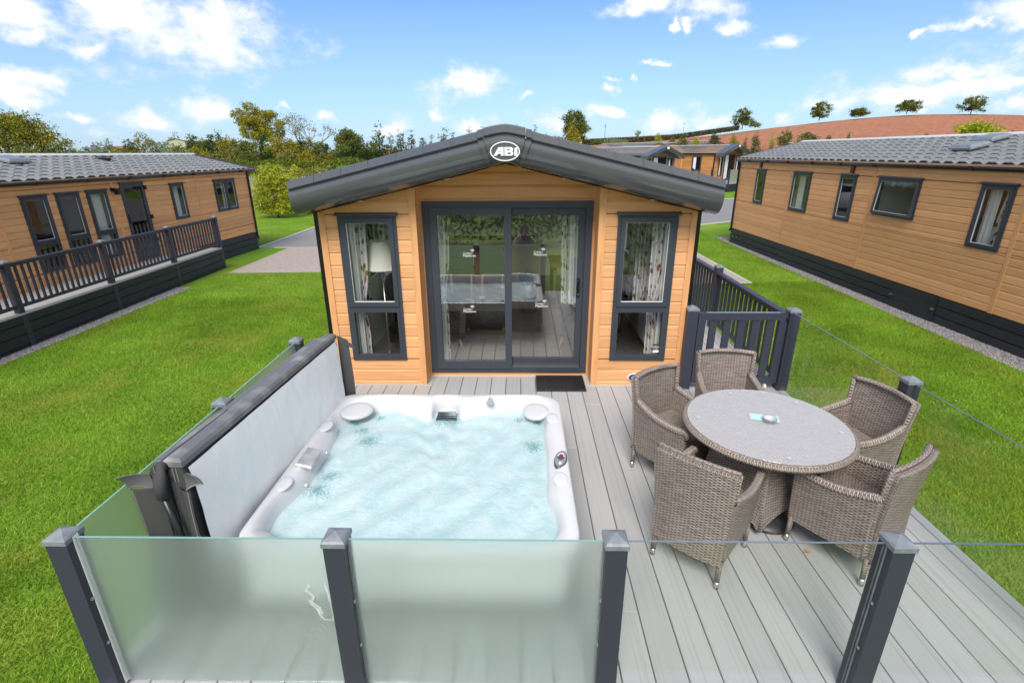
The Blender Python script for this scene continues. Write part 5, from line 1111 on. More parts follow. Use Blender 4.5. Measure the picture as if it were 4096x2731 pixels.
MB().box(-.03, .04, 6.25, 7.15, .12, .68).build('panel', 'radiator', rd); rib = MB()
for i in range(22): rib.box(-.045, -.03, 6.28+i*.039, 6.30+i*.039, .15, .65)
rib.build('ribs', 'radiator', rd)['kind'] = 'stuff'; MB().box(-.05, .045, 6.24, 7.16, .68, .695).build('grille', 'cap', rd)
G2 = 'curtains inside the main lodge'
curtain('leaf print curtain at the left edge of the left window', (-1.93, 5.93), (-1.78, 5.93), .1, 2.1, .03, 3, tie=.9, group=G2, lean=-.2)
curtain('pale curtain lining against the frame of the left window', (-1.98, 5.87), (-1.89, 5.87), .1, 2.1, .012, 2, m='lining', group=G2)
curtain('leaf print curtain beside the side window behind the lamp shade', (-2.05, 6.25), (-1.95, 6.5), .75, 2.1, .03, 3, group=G2); curtain('leaf print curtain at the far side of the side window behind the lamp', (-2.05, 7.5), (-1.95, 7.75), .75, 2.1, .03, 3, group=G2)
curtain('leaf print curtain at the right edge of the right window', (1.5, 5.93), (1.68, 5.93), .1, 2.1, .03, 3, tie=.9, group=G2, lean=.15)
curtain('pale curtain lining against the frame of the right window', (1.63, 5.87), (1.7, 5.87), .1, 2.1, .012, 2, m='lining', group=G2)
curtain('leaf print curtain hanging free near the right side window', (1.42, 6.35), (1.72, 6.25), .75, 2.1, .035, 4, group=G2); curtain('leaf print curtain on the far side of the right side window', (1.5, 7.1), (1.75, 7.15), .75, 2.1, .03, 4, group=G2)
curtain('leaf print curtain drawn back at the left of the sliding door', (-1.0, 6.2), (-.86, 6.2), .05, 2.12, .02, 3, tie=1.0, group=G2, lean=-.1)
curtain('pale curtain lining at the left of the sliding door', (-1.03, 6.14), (-.9, 6.14), .05, 2.12, .02, 2, tie=1.0, m='lining', group=G2)
curtain('leaf print curtain drawn back at the right of the sliding door', (.48, 6.2), (.62, 6.2), .9, 2.12, .02, 2, group=G2, lean=.16)
curtain('pale curtain lining at the right of the sliding door', (.58, 6.15), (.72, 6.15), .9, 2.12, .015, 2, m='lining', group=G2, lean=.06)

# ------------------------------------------------------------------ foliage
def leafmesh(name, C, size, m, flat=0, aspect=.75, fold=True):
    n = len(C); d = RNG.normal(size=(n, 3)); d[:, 2] += flat*np.sign(d[:, 2]); d /= np.linalg.norm(d, axis=1, keepdims=True)
    a = np.cross(d, RNG.normal(size=(n, 3))); a /= np.linalg.norm(a, axis=1, keepdims=True)+1e-9; b = np.cross(d, a)
    s = size*RNG.uniform(.6, 1.35, (n, 1)); V = np.empty((n, 4, 3)); V[:, 0] = C-a*s; V[:, 1] = C+b*s*aspect*.6+d*s*.12; V[:, 2] = C+a*s; V[:, 3] = C-b*s*aspect*.6+d*s*.12
    me = bpy.data.meshes.new(name); me.vertices.add(n*4); me.vertices.foreach_set('co', V.ravel()); me.loops.add(n*4); me.loops.foreach_set('vertex_index', np.arange(n*4))
    me.polygons.add(n); me.polygons.foreach_set('loop_start', np.arange(n)*4); me.polygons.foreach_set('loop_total', np.full(n, 4)); me.update(); me.materials.append(M[m]); return me
def crown(lobes, n, clump, spread, hollow=.45):
    """leaf centres: clumps hung through the outer part of several ellipsoid lobes"""
    out = []; vol = np.array([l[3]*l[4]*l[5] for l in lobes])**.75; vol = vol/vol.sum()
    for l, w in zip(lobes, vol):
        k = max(4, int(n*w/clump)); d = RNG.normal(size=(k, 3)); d /= np.linalg.norm(d, axis=1, keepdims=True); r = RNG.uniform(hollow, 1, (k, 1))**.7
        cc = np.array(l[:3])+d*r*np.array(l[3:6]); sc = spread*RNG.uniform(.6, 1.5, (k, 1, 1))
        out.append((cc[:, None, :]+RNG.normal(size=(k, clump, 3))*sc*np.array([1, 1, .65])).reshape(-1, 3))
    return np.concatenate(out)
def tree(label, x, y, zb, zt, w, m, n=1600, ls=.16, kind='round', cat='tree', group=None, name='tree', clump=14, trunk=True, hollow=.45, zc=None):
    H = zt-zb; t = thing(name, label, cat, (x, y, zb), 0, group); r = w/2; zc = H*.12 if zc is None else zc; hc = (H-zc)/2; c = zc+hc
    if kind == 'round':
        lobes = [(0, 0, c, r*.78, r*.78, hc*.82)]
        for k in range(9): a = k*2.4; q = RNG.uniform(-.55, .75); e = math.sqrt(max(1-q*q, .1)); lobes.append((r*.62*e*math.cos(a), r*.62*e*math.sin(a), c+hc*.66*q, r*RNG.uniform(.28, .42), r*.36, hc*RNG.uniform(.24, .36)))
        lobes.append((RNG.uniform(-.2, .2)*r, 0, c+hc*.68, r*.36, r*.36, hc*.3))
    elif kind == 'cone':
        lobes = [(RNG.uniform(-.1, .1)*r, 0, zc+(H-zc)*q, r*(1.02-q)**.7, r*(1.02-q)**.7, (H-zc)*.17) for q in np.linspace(.1, .9, 7)]
    elif kind == 'umbrella':
        lobes = [(r*.6*math.cos(k*1.26), r*.5*math.sin(k*1.26), c+hc*RNG.uniform(-.45, .35), r*.45, r*.42, hc*.42) for k in range(6)]+[(0, 0, c+hc*.4, r*.62, r*.55, hc*.55), (0, 0, c-hc*.1, r*.5, r*.5, hc*.5)]
    elif kind == 'oak':
        lobes = [(r*RNG.uniform(-.15, .15), 0, H*.5, r*.55, r*.6, H*.33)]
        for k in range(16):
            a = k*2.4+RNG.uniform(-.5, .5); q = -.75+1.7*(k+.5)/16; e = math.sqrt(max(0, 1-q*q))*RNG.uniform(.6, 1.15); lobes.append((r*.74*e*math.cos(a), r*.74*e*math.sin(a), H*(.5+.4*q+RNG.uniform(-.05, .05)), r*RNG.uniform(.16, .38), r*.3, H*RNG.uniform(.06, .14)))
    else: lobes = kind
    C = crown(lobes, n, clump, ls*1.5, hollow); link('crown', leafmesh('crown', C, ls, m), t)
    if trunk:
        mb = MB(); tr = max(.03, H*.022); mb.tube([(0,0,-.1), (tr*.4, 0, H*.25), (-tr*.5, 0, c)], [tr*1.3, tr, tr*.5], 8)
        for l in lobes[:7]:
            b = Vector((0, 0, max(H*.2, min(l[2]-.25*H, c*.9)))); e = Vector(l[:3]); mb.tube([b, (b+e)/2+Vector((0, 0, -.04*H)), e], [tr*.55, tr*.35, tr*.12], 6)
        mb.build('trunk', 'bark', t, True)
    return t
_used = {}
def place(px, marks):
    for lim, ph in marks:
        if px < lim: return ph
def uniq(lb):
    k = _used.get(lb, 0); _used[lb] = k+1
    return lb if k == 0 else 'next '+lb if k == 1 else 'third '+lb if k == 2 else 'fourth '+lb
CN = {'lf_oak': 'dull green', 'lf_yel': 'golden', 'lf_dark': 'dark green', 'lf_mid': 'mid green', 'lf_olive': 'olive', 'lf_pale': 'pale green', 'lf_bright': 'bright green'}
def ptree(label, px, top, wpx, Y, m, bot=None, **k):
    a = at(px, top, Y); b = at(px, bot, Y).z if bot else -.5; w = wpx*Y/2050*1.0
    k.setdefault('ls', max(.05, w*.045)); k['ls'] *= .78; k['n'] = int(k.get('n', 1600)*1.7); w *= .9; return tree(label, a.x, a.y, b, a.z, w, m, **k)
# big turning tree at the far left: crown in several boughs
p = at(60, 405, 45); H = p.z+.6
bt = thing('tree', 'large spreading tree with turning yellow leaves behind the left lodge roof', 'tree', (p.x, 45, -.6))
lob = [(-3.5,0,3.6,2.4,2,1.6),(-1.6,0,4.2,2,2,1.2),(.2,0,4.0,1.9,1.8,1.1),(1.7,0,3.1,1.5,1.5,.9),(2.6,0,2.2,1.2,1.2,.7),(3.9,0,2.15,1.0,.8,.55),(4.8,0,1.5,.8,.7,.45),(-.5,0,2.4,2.2,1.8,1.1),(-3.2,0,1.8,2.2,1.6,1),(1.6,0,1.2,2.2,1.4,.7),(3.6,0,.75,2.2,1.2,.5),(-1,.5,.8,3.2,1.4,.7)]
lob = [(a*1.06, b, c*H/5.6, d*1.05, e, f*H/5.6) for a, b, c, d, e, f in lob]
link('crown', leafmesh('crown', crown(lob, 30000, 18, .19, .2), .1, 'lf_big'), bt)
mb = MB().tube([(-.6,0,-.2),(-.5,0,1.2),(-.3,0,2.2)], [.4,.34,.25], 10)
for e in ((-3,0,3.6),(-1.4,0,4.3),(.6,0,4.0),(1.9,0,3.0),(3.9,0,2.1),(4.9,0,1.6)): mb.tube([(-.4,0,1.3),(e[0]*.45,0,1.3+e[2]*.28),(e[0]*.8,0,e[2]*.82),e], [.2,.15,.08,.03], 7)
mb.build('trunk', 'bark', bt, True)
GB = 'trees of the far skyline on the left'
for px, top, w, m, knd, lb in ((345,588,70,'lf_dark','round','small dark bush on the skyline beside the big turning tree'),(372,566,34,'lf_purple','round','rust purple treetop on the left skyline'),(395,563,55,'lf_pale','round','pale willow like bush on the left skyline'),(430,556,64,'lf_mid','cone','pointed green tree left of the clay roof'),(470,586,46,'lf_olive','round','olive bush in front of the clay roof'),
    (503,550,66,'lf_dark','umbrella','dark flat topped tree left of the tall brown tree'),(560,527,92,'lf_olive','round','tall rounded brown green tree on the left skyline'),(540,590,42,'lf_purple','round','deep purple shrub under the tall brown tree'),(520,583,56,'lf_yel','round','yellow green bush beside the purple shrub'),(598,545,40,'lf_olive','round','small golden tree left of the pale barn'),
    (630,560,50,'lf_mid','round','green tree in front of the barn gable, left'),(672,563,80,'lf_pale','round','broad grey green tree in front of the pale barn'),(697,528,66,'lf_dark','umbrella','dark cedar standing behind the pale barn roof'),(715,572,50,'lf_mid','round','green bush at the right end of the pale barn')):
    ptree(lb, px, top, w, 105 if top > 540 else 130, m, bot=640, kind=knd, n=700, group=GB)
for i in range(12): ptree(uniq(CN[('lf_mid','lf_olive','lf_pale','lf_dark','lf_yel')[i % 5]]+' low scrub above the left lodge ridge '+place(i, [(3, 'by the big turning tree'), (6, 'below the clay roof'), (9, 'below the tall brown tree'), (99, 'below the pale barn')])), 300+i*40, 597+(i*7 % 13), 74, 70, ('lf_mid','lf_olive','lf_pale','lf_dark','lf_yel')[i % 5], bot=650, n=420, trunk=False, name='bush', cat='bush', group='low scrub above the left lodge ridge')
GH = 'young trees in the belt beyond the picket fence'
belt = [(765,532,80,'lf_dark'),(800,545,70,'lf_mid'),(838,522,70,'lf_dark'),(870,520,62,'lf_dark'),(905,542,80,'lf_yel'),(945,548,80,'lf_olive'),(985,560,70,'lf_mid'),(1015,548,70,'lf_olive'),(1050,532,70,'lf_dark'),(1090,540,80,'lf_yel'),(1130,552,76,'lf_olive'),(1170,553,80,'lf_yel'),(1205,541,70,'lf_dark'),(1235,545,70,'lf_olive'),(1270,556,62,'lf_mid'),(1305,570,60,'lf_dark'),(780,590,90,'lf_yel'),(880,600,90,'lf_olive'),(990,612,80,'lf_mid'),(1065,600,70,'lf_dark'),(1150,600,90,'lf_olive'),(1215,605,80,'lf_yel'),(1290,610,60,'lf_olive'),(1335,600,60,'lf_yel')]
for px, top, w, m in belt: ptree(uniq(CN[m]+(' low' if top > 580 else ' tall')+' belt tree '+place(px, [(840, 'right above the left lodge roof'), (925, 'left of the big yellow tree'), (1125, 'below the big yellow tree'), (1260, 'below the bare limbed trees'), (9999, 'beside the rusty oak')])), px, top, w*1.25, 52 if top > 580 else 60, m, bot=690, n=1500, kind='cone' if m == 'lf_dark' else 'round', group=GH)
ptree('tall rounded tree turning yellow above the belt left of the gable', 1020, 411, 226, 75, 'lf_yel', bot=600, n=9000, ls=.15, clump=16, hollow=.35, kind='oak')
for px, top, w, lb in ((1180, 440, 105, 'thinly leaved bare limbed tree right of the yellow tree'), (1245, 480, 66, 'smaller bare limbed tree beside the thin tree')):
    a = at(px, top, 72); t = thing('tree', lb, 'tree', (a.x, a.y, .5)); H = a.z-.5; mb = MB(); tips = []
    def br(p, d, l, r, lv):
        e = p+d*l; mb.tube([p, p+d*l*.5+Vector((RNG.normal()*l*.05, 0, 0)), e], [r, r*.8, r*.6], 5)
        if lv == 0: tips.append(e); return
        for k in range(3): q = Vector((d.x+RNG.normal()*.5, d.y+RNG.normal()*.4, d.z+RNG.normal()*.3+.05)).normalized(); br(e, q, l*.68, r*.58, lv-1)
    br(Vector((0,0,0)), Vector((.05,0,1)), H*.36, .13, 4); mb.build('trunk', 'twig', t)
    link('crown', leafmesh('crown', np.repeat(np.array([tuple(q) for q in tips]), 5, 0)+RNG.normal(size=(len(tips)*5, 3))*.22, .1, 'lf_olive'), t)
ptree('broad oak with rusty sprigs standing just left of the gable', 1400, 503, 190, 50, 'lf_mid', bot=680, n=7500, ls=.1, clump=16, hollow=.4, kind='oak')
ptree('dark lower growth under the broad oak left of the gable', 1420, 580, 190, 49, 'lf_dark', bot=690, n=2600, ls=.1, trunk=False, name='bush', cat='bush')
for px, top, w in ((1510,502,84),(1560,540,60),(1600,518,66),(1640,522,60),(1690,538,54),(1722,534,44),(1770,518,80),(1810,522,60),(1878,499,58),(1932,497,44),(2065,495,30),(2140,508,60),(2185,535,40),(1500,580,80),(1590,585,90),(1680,590,80)):
    ptree(uniq(('dark' if px % 3 else 'mid')+' green slim tree '+('low ' if top > 570 else '')+place(px, [(1560, 'next to the rusty oak'), (1660, 'over the lower left gable slope'), (1760, 'over the middle of the left gable slope'), (1900, 'over the upper left gable slope'), (2000, 'just left of the gable peak'), (9999, 'just right of the gable peak')])), px, top, w*1.15, 56, 'lf_dark' if px % 3 else 'lf_mid', bot=680, n=1200, kind='cone', group='slim trees behind the gable')
ptree('large dark oak rising behind the right slope of the gable', 2305, 434, 138, 110, 'lf_oak', bot=585, n=5200, ls=.2, clump=16, hollow=.35, kind='oak')
ptree('golden young tree in front of the large oak behind the gable', 2295, 502, 78, 85, 'lf_yel', bot=585, n=1500, kind='cone')
for i, (px, top, w) in enumerate(((2395,560,60),(2445,552,70),(2490,558,50),(2230,545,60))): ptree(uniq(('pale' if i else 'mid')+' green bush by the hill hedge '+('left of the golden young tree' if px < 2300 else 'right of the aerial mast' if px > 2418 else 'beside the golden young tree')), px, top, w, 150, 'lf_pale' if i else 'lf_mid', bot=580, n=500, group='bushes at the foot of the hill', name='bush', cat='bush')
ptree('tiny golden birch on the hill hedge line', 2553, 519, 32, 200, 'lf_olive', bot=558, n=400, hollow=.2)
for px, top, w, bot, knd, lb in ((2980,430,112,516,'oak','spreading oak on the hill edge above the far lodges'),(3290,405,96,483,'oak','thin crowned tree leaning on the crest, left of the crest oaks'),(3442,432,76,469,'oak','small rounded oak on the crest of the ploughed hill'),(3640,397,118,456,'oak','wide oak on the crest, second from the right'),(3902,384,128,456,'oak','largest wide oak on the hill crest, furthest right')):
    ptree(lb, px, top, w*.84, 258, 'lf_oak', bot=bot, kind=knd, n=2100, ls=.4, clump=24, hollow=.15, zc=1.6 if knd == 'umbrella' else .6)
ptree('small pale bush right of the spreading oak on the hill edge', 3022, 488, 46, 256, 'lf_pale', bot=514, n=500, ls=.4, name='bush', cat='bush')
GF = 'young trees before the ploughed field'
for px, top, w, bot, m in ((2637,535,48,596,'lf_bright'),(2690,546,40,596,'lf_mid'),(2735,538,50,596,'lf_mid'),(2785,549,44,592,'lf_bright'),(2862,531,52,588,'lf_dark'),(2938,541,52,600,'lf_yel'),(2985,545,26,610,'lf_olive'),(3028,528,58,640,'lf_dark'),(3095,537,48,640,'lf_bright'),(3145,514,64,620,'lf_mid'),(3233,529,78,600,'lf_mid'),(3318,540,46,600,'lf_dark'),(3398,530,22,580,'lf_mid'),(3708,531,24,575,'lf_mid'),(3920,486,140,560,'lf_bright'),(4050,520,26,560,'lf_olive'),(2960,590,80,650,'lf_olive'),(3060,605,90,670,'lf_mid'),(3110,590,70,660,'lf_olive')):
    ptree(uniq(CN[m]+' field tree '+place(px, [(2720, 'over the grey far lodge'), (2900, 'over the orange far lodge'), (3050, 'right of the far lodge gable'), (3180, 'at the far end of the right lodge roof'), (3350, 'over the far half of the right lodge ridge'), (3800, 'over the middle of the right lodge ridge'), (9999, 'over the near end of the right lodge ridge')])), px, top, w*1.15, 66, m, bot=bot, n=900, kind='cone' if w < 60 else 'round', group=GF, hollow=.3)
# field maples on the grass beyond the left lodge
a = at(1075, 640, 28.7); tree('yellow green field maple bush on the grass by the left drive', a.x, a.y, -.63, a.z, 2.6, 'lf_bright', n=11000, ls=.06, clump=14, kind=[(0,0,1.2,1.0,.95,.95),(.1,0,2.1,.75,.6,.7),(-.4,0,1.8,.7,.6,.6),(.5,0,1.6,.72,.6,.7),(-.65,0,.75,.62,.6,.6),(.65,0,.8,.66,.6,.6),(-.1,0,2.6,.4,.35,.35),(.15,0,.5,.9,.6,.42),(-.75,0,1.3,.45,.4,.5),(.8,0,1.25,.42,.4,.5)], name='shrub', cat='shrub')
a = at(1190, 652, 30.9); tree('second field maple bush half hidden by the gable end', a.x, a.y, -.63, a.z, 2.0, 'lf_bright', n=8000, ls=.06, kind=[(0,0,1,.8,.8,.8),(-.2,0,1.9,.35,.3,.8),(.4,0,1.3,.7,.6,.7),(.2,0,.6,.8,.7,.4)], name='shrub', cat='shrub')
def hedge(label, x0, x1, y, h, d, m, n=3500, zb=-.6, slope=0):
    t = thing('hedge', label, 'hedge', (x0, y, zb)); L = x1-x0
    C = np.c_[RNG.uniform(0, L, n), RNG.uniform(-d/2, d/2, n), RNG.uniform(0, 1, n)**.6*h]; C[:, 2] += slope*C[:, 0]+.12*np.sin(C[:, 0]*1.3)*h*.4
    link('foliage', leafmesh('foliage', C, .085, m), t); return t
a, b = at(820, 640, 41), at(1460, 640, 41); hedge('long clipped hedge beyond the picket fence', a.x, b.x, 41, a.z+.6, 1.2, 'lf_back', 6500)
a, b = at(1000, 668, 37.5), at(1320, 668, 37.5); hedge('lower rough hedge just behind the picket fence', a.x, b.x, 37.5, a.z+.6, 1.0, 'lf_olive', 3000)
a, b = at(850, 655, 39), at(1010, 655, 39); ptree('rounded bright shrub right of the left lodge ridge', 960, 640, 120, 38, 'lf_back', bot=720, n=1800, ls=.09, name='shrub', cat='shrub')
# hedge along the hill edge
hr = thing('hedgerow', 'brown hedgerow running up the left edge of the ploughed hill', 'hedge'); Cs = []
for px in np.arange(2330, 2955, 1.4):
    yy = np.interp(px, [2330, 2560, 2700, 2950], [575, 562, 552, 516]); q = at(px, yy, np.interp(px, [2330, 2950], [190, 256]))
    for _ in range(24): Cs.append((q.x+RNG.normal()*.3, q.y+RNG.normal()*.5, q.z+RNG.uniform(-.6, 1.35)))
link('foliage', leafmesh('foliage', np.array(Cs), .34, 'lf_hedge'), hr)
# hedge and shrubs behind the photographer, seen only in the door glass
hedge('leafy hedge behind the viewer, mirrored in the sliding door', -7, 7, -7.5, 1.5, 1.4, 'lf_dark', 7000); hedge('taller hedge further behind the viewer', -16, 14, -26, 2.2, 2, 'lf_mid', 5000)

# ------------------------------------------------------------------ picket fence, poles, barn, far lodges
pf = thing('picket_fence', 'weathered grey picket fence behind the maple bushes', 'fence'); pk = MB()
for i in range(64):
    x = -19.2+i*.125; h = 1.33+.02*math.sin(i*1.7); pk.prism([(x, -.62), (x+.085, -.62), (x+.085, h-.06), (x+.042, h), (x, h-.06)], 34.0, 34.02)
pk.build('picket_row', 'picket', pf)['kind'] = 'stuff'
for z in (-.1, .9): MB().box(-19.2, -11.2, 34.03, 34.08, z, z+.09).build('rail', 'picket', pf)
for k in range(4): MB().box(-19.2+k*2.6, -19.1+k*2.6, 34.08, 34.18, -.62, 1.2).build('post', 'picket', pf)
def pole(label, px, y0, y1, Y, r=.05, name='pole', cat='pole', arms=()):
    a, b = at(px, y0, Y), at(px, y1, Y); t = thing(name, label, cat, tuple(b)); H = a.z-b.z; MB().tube([(0,0,0), (0,0,H)], r, 8).build('shaft', 'cap', t)
    for z, w in arms: MB().box(-w, w, -r*.6, r*.6, H*z-r, H*z+r).build('crossbar', 'cap', t)
    return t
pole('slim aerial mast at the foot of the ploughed hill', 2418, 497, 568, 120, .05, arms=((.86, .25), (.98, .12))); pole('slim aerial mast among the trees before the field', 2732, 493, 540, 120, .04, arms=((.97, .25),))
pole('wooden telegraph pole in the autumn tree belt', 1004, 523, 560, 58, .09, arms=((.96, .3),)); pole('thin white lamp pole on the left skyline', 597, 570, 625, 75, .05, arms=((.99, .12),)); pole('leaning white pole by the clay roof', 430, 582, 612, 75, .06); pole('white aerial behind the left lodge ridge', 22, 598, 622, 40, .08)
def shed(label, px0, px1, y_eave, y_ridge, Y, mw, mr, dep=10, ybot=640):
    a, b = at(px0, y_eave, Y), at(px1, y_eave, Y); t = thing('barn', label, 'barn'); zr = at((px0+px1)/2, y_ridge, Y).z; xm = (a.x+b.x)/2; zb = at(px0, ybot, Y).z
    MB().add([(a.x,Y,zb),(b.x,Y,zb),(b.x,Y,b.z),(xm,Y,zr-.1),(a.x,Y,a.z),(a.x,Y+dep,zb),(b.x,Y+dep,zb),(b.x,Y+dep,b.z),(xm,Y+dep,zr-.1),(a.x,Y+dep,a.z)], [(0,1,2,3,4),(9,8,7,6,5),(1,6,7,2),(0,4,9,5)]).build('wall', mw, t)
    MB().add([(a.x-.3,Y-.3,a.z-.05),(xm,Y-.3,zr),(b.x+.3,Y-.3,b.z-.05),(a.x-.3,Y+dep,a.z-.05),(xm,Y+dep,zr),(b.x+.3,Y+dep,b.z-.05)], [(0,1,4,3),(1,2,5,4)]).build('roof', mr, t); return t
shed('pale green metal barn on the left skyline', 668, 738, 562, 553, 122, 'barn', 'ridge', 18); shed('small red clay roofed house far off on the left', 412, 462, 592, 584, 125, 'pale', 'clay', 8)
def far_lodge(label, pcx, pcy, Y, ang, wmat, wid=4.1, ln=11.5, zf=.2, full=True):
    """gable end faces along -y of its own frame; ang turns it"""
    q = at(pcx, pcy, Y); t = thing('far_lodge', label, 'lodge', (q.x, q.y, 0), ang); zt = zf+2.28; zr = zf+2.95; w = wid/2
    MB().box(-w, w, 0, ln, zf, zt).build('body', wmat, t); MB().add([(-w,0,zt),(w,0,zt),(0,0,zr-.1),(-w,.1,zt),(w,.1,zt),(0,.1,zr-.1)], [(0,1,2),(5,4,3)]).build('gable_wall', wmat, t)
    rw = MB(); nn = 26
    for s in (-1, 1):
        for r_ in range(7):
            a, b = r_/7, (r_+1)/7
            f = lambda k, c, dz: (s*(w+.15)*(1-c), -.15+ln/70*k*1.02, zt-.02+(zr-zt)*c+.02*math.sin(k*PI*.98)+dz)
            V = [f(k, a, .05) for k in range(71)]+[f(k, b, .0) for k in range(71)]; rw.add(V, [(k, k+1, 72+k, 71+k) for k in range(70)])
    rw.build('roof', 'tile', t); MB().box(-.09, .09, -.2, ln, zr-.02, zr+.03).build('ridge', 'ridge', t)
    if not full: return t
    for s in (-1, 1):
        v = MB().add([(0,-.75,zr+.08),(s*(w+.3),-.75,zt+.0),(s*(w+.3),-.65,zt-.28),(0,-.65,zr-.25),(0,.0,zr+.08),(s*(w+.3),.0,zt+.0),(s*(w+.3),.0,zt-.28),(0,.0,zr-.25)], [(0,1,2,3),(0,4,5,1),(1,5,6,2),(3,2,6,7)]); v.build('gable_fascia', 'fascia', t)
    MB().lathe([(.15, 0), (.15, .03)], (0,0,0), 16, 1, .65).build('badge', 'white', t).matrix_local = Matrix.Translation((0, -.77, zr-.1)) @ Matrix.Rotation(PI/2, 4, 'X')
    def win(M_, u0, u1, z0, z1, nm='window'):
        f = miter_frame(MB(), u0, u1, z0, z1, .09, .02, -.05).build(nm, 'frame', t); f.matrix_local = M_
        MB().prism([(u0+.09, z0+.09), (u1-.09, z0+.09), (u1-.09, z1-.09), (u0+.09, z1-.09)], -.01, -.02).build('pane', 'carglass', f)
        MB().prism([(u0+.12, z0+.09), (u0+.12+(u1-u0)*.3, z0+.09), (u0+.12+(u1-u0)*.3, z1-.09), (u0+.12, z1-.09)], -.021, -.024).build('curtain', 'lining', f)
    I = Matrix.Identity(4); win(I, -w+.35, -w+.95, zf+.4, zf+2.05); win(I, w-.95, w-.35, zf+.4, zf+2.05); win(I, -.85, .85, zf+.08, zf+2.2, 'patio_door')
    L_ = Matrix.Translation((-w, 0, 0)) @ Matrix.Rotation(-PI/2, 4, 'Z')
    for u in (-1.9, -5.2, -8.8): win(L_, u-.45, u+.45, zf+.85, zf+2.05)
    for u in (-3.4, -7): MB().box(-w-.03, -w, -u, -u+.09, zf, zt).build('joint_trim', 'trim', t)
    MB().tube([(-w-.12, -.2, zt-.05), (-w-.12, ln, zt-.05)], .06, 6).build('gutter', 'gutter', t); MB().tube([(-w-.06, .2, zt-.1), (-w-.06, .2, zf)], .05, 6).build('downpipe', 'gutter', t)
    sk = MB().box(-w-.03, w+.03, -.03, ln, -.6, zf).build('skirting', 'skirt', t)
    MB().box(-w-1.6, w+.3, -2.2, -.05, zf-.1, zf).box(-w-1.6, -w-.05, -.05, 3.5, zf-.1, zf).build('deck', 'deck', t)
    for x0, x1, y0, y1 in ((-w-1.6, w+.3, -2.2, -2.16), (-w-1.6, -w-1.56, -2.15, 3.5), (w+.26, w+.3, -2.15, 0)):
        MB().box(x0, x1, y0, y1, -.6, zf-.1).build('deck_side', 'skirt', t); MB().box(x0, x1, y0+.01, y1-.01, zf+.05, zf+1.0).build('glass_panel', 'frost' if x1-x0 > 1 else 'clear', t)
    for x, y in [(-w-1.58, -2.18), (-1.9, -2.18), (-.2, -2.18), (1.1, -2.18), (w+.28, -2.18), (-w-1.58, -.6), (-w-1.58, 1.2), (-w-1.58, 3.45)]: MB().box(x-.05, x+.05, y-.05, y+.05, zf-.5, zf+1.08).build('post', 'rail', t)
    return t
M['farwood'] = mat('far_timber', (.52, .245, .08), .6, noise=((.4, .4, 7), 2, (.42, .185, .06), .42, .6))
far_lodge('orange timber lodge on the far side of the road with frosted balustrade', 2922, 610, 48, rad(40), 'farwood', ln=12, zf=.26)
far_lodge('weathered grey timber lodge with dark gable left of the far orange lodge', 2640, 610, 44, rad(38), 'greyboard', ln=14, zf=.1)
for i, (px, Y, lb) in enumerate(((2632, 62, 'dark lodge roof peeping over the grey lodge, leftmost'), (2690, 64, 'dark lodge roof peeping over the grey lodge, next to the orange one'), (2868, 66, 'dark lodge roof peeping over the orange far lodge'))): far_lodge(lb, px, 610, Y, rad(35), 'farwood', zf=.72 if i < 2 else .95, ln=9, full=False)
far_lodge('far lodge gable showing above the near roof of the right hand lodge', 3160, 610, 42, rad(-50), 'farwood', zf=.3, full=False)
q = at(2947, 778, 40.3); bl = thing('bollard', 'short timber bollard with pale cap on the verge by the road', 'bollard', (q.x, q.y, gz(9))); MB().box(-.1, .1, -.1, .1, 0, .75).build('shaft', 'trim', bl); MB().box(-.11, .11, -.11, .11, .75, .98).build('cap', 'ridge', bl)

# ------------------------------------------------------------------ lawn, gravel, daisies
def blades(name, pts, hmin, hmax, w, m='grass'):
    n = len(pts); a = RNG.uniform(0, 2*PI, n); h = RNG.uniform(hmin, hmax, n); lean = RNG.normal(size=(n, 2))*.55*h[:, None]; V = np.empty((n, 3, 3)); dx = np.c_[np.cos(a), np.sin(a), np.zeros(n)]*(w*RNG.uniform(.6, 1.4, n)/2)[:, None]
    V[:, 0] = pts-dx; V[:, 1] = pts+dx; V[:, 2] = pts+np.c_[lean, h]
    me = bpy.data.meshes.new(name); me.vertices.add(n*3); me.vertices.foreach_set('co', V.ravel()); me.loops.add(n*3); me.loops.foreach_set('vertex_index', np.arange(n*3)); me.polygons.add(n); me.polygons.foreach_set('loop_start', np.arange(n)*3); me.polygons.foreach_set('loop_total', np.full(n, 3)); me.update(); me.materials.append(M[m])
    o = link(name, me); o['kind'] = 'stuff'; return o
def lawn_pts(n, x0, x1, y0, y1, power=1.0):
    x = RNG.uniform(x0, x1, n); y = y0+(y1-y0)*RNG.uniform(0, 1, n)**power; return np.c_[x, y, -.545+.009*np.clip(x, -12, 9)]
P_ = np.concatenate([lawn_pts(330000, -8.66, -2.27, 1.0, 12, 1.7), lawn_pts(60000, -8.6, -2.3, 9, 14.6), lawn_pts(330000, 3.16, 7.58, 2.2, 13, 1.3), lawn_pts(110000, 3.3, 7.58, 9, 24), lawn_pts(60000, -20, -9.85, 18, 33), lawn_pts(130000, -8.66, 8, -5, 1.8), lawn_pts(40000, 3.16, 7.58, 1.8, 3), lawn_pts(25000, -8.66, -2.27, 0.5, 2)])
P_ = P_[~((P_[:, 0] > 4.36) & (P_[:, 0] < 5.92) & (P_[:, 1] > 12.85))]
blades('grass', P_, .018, .05, .009)
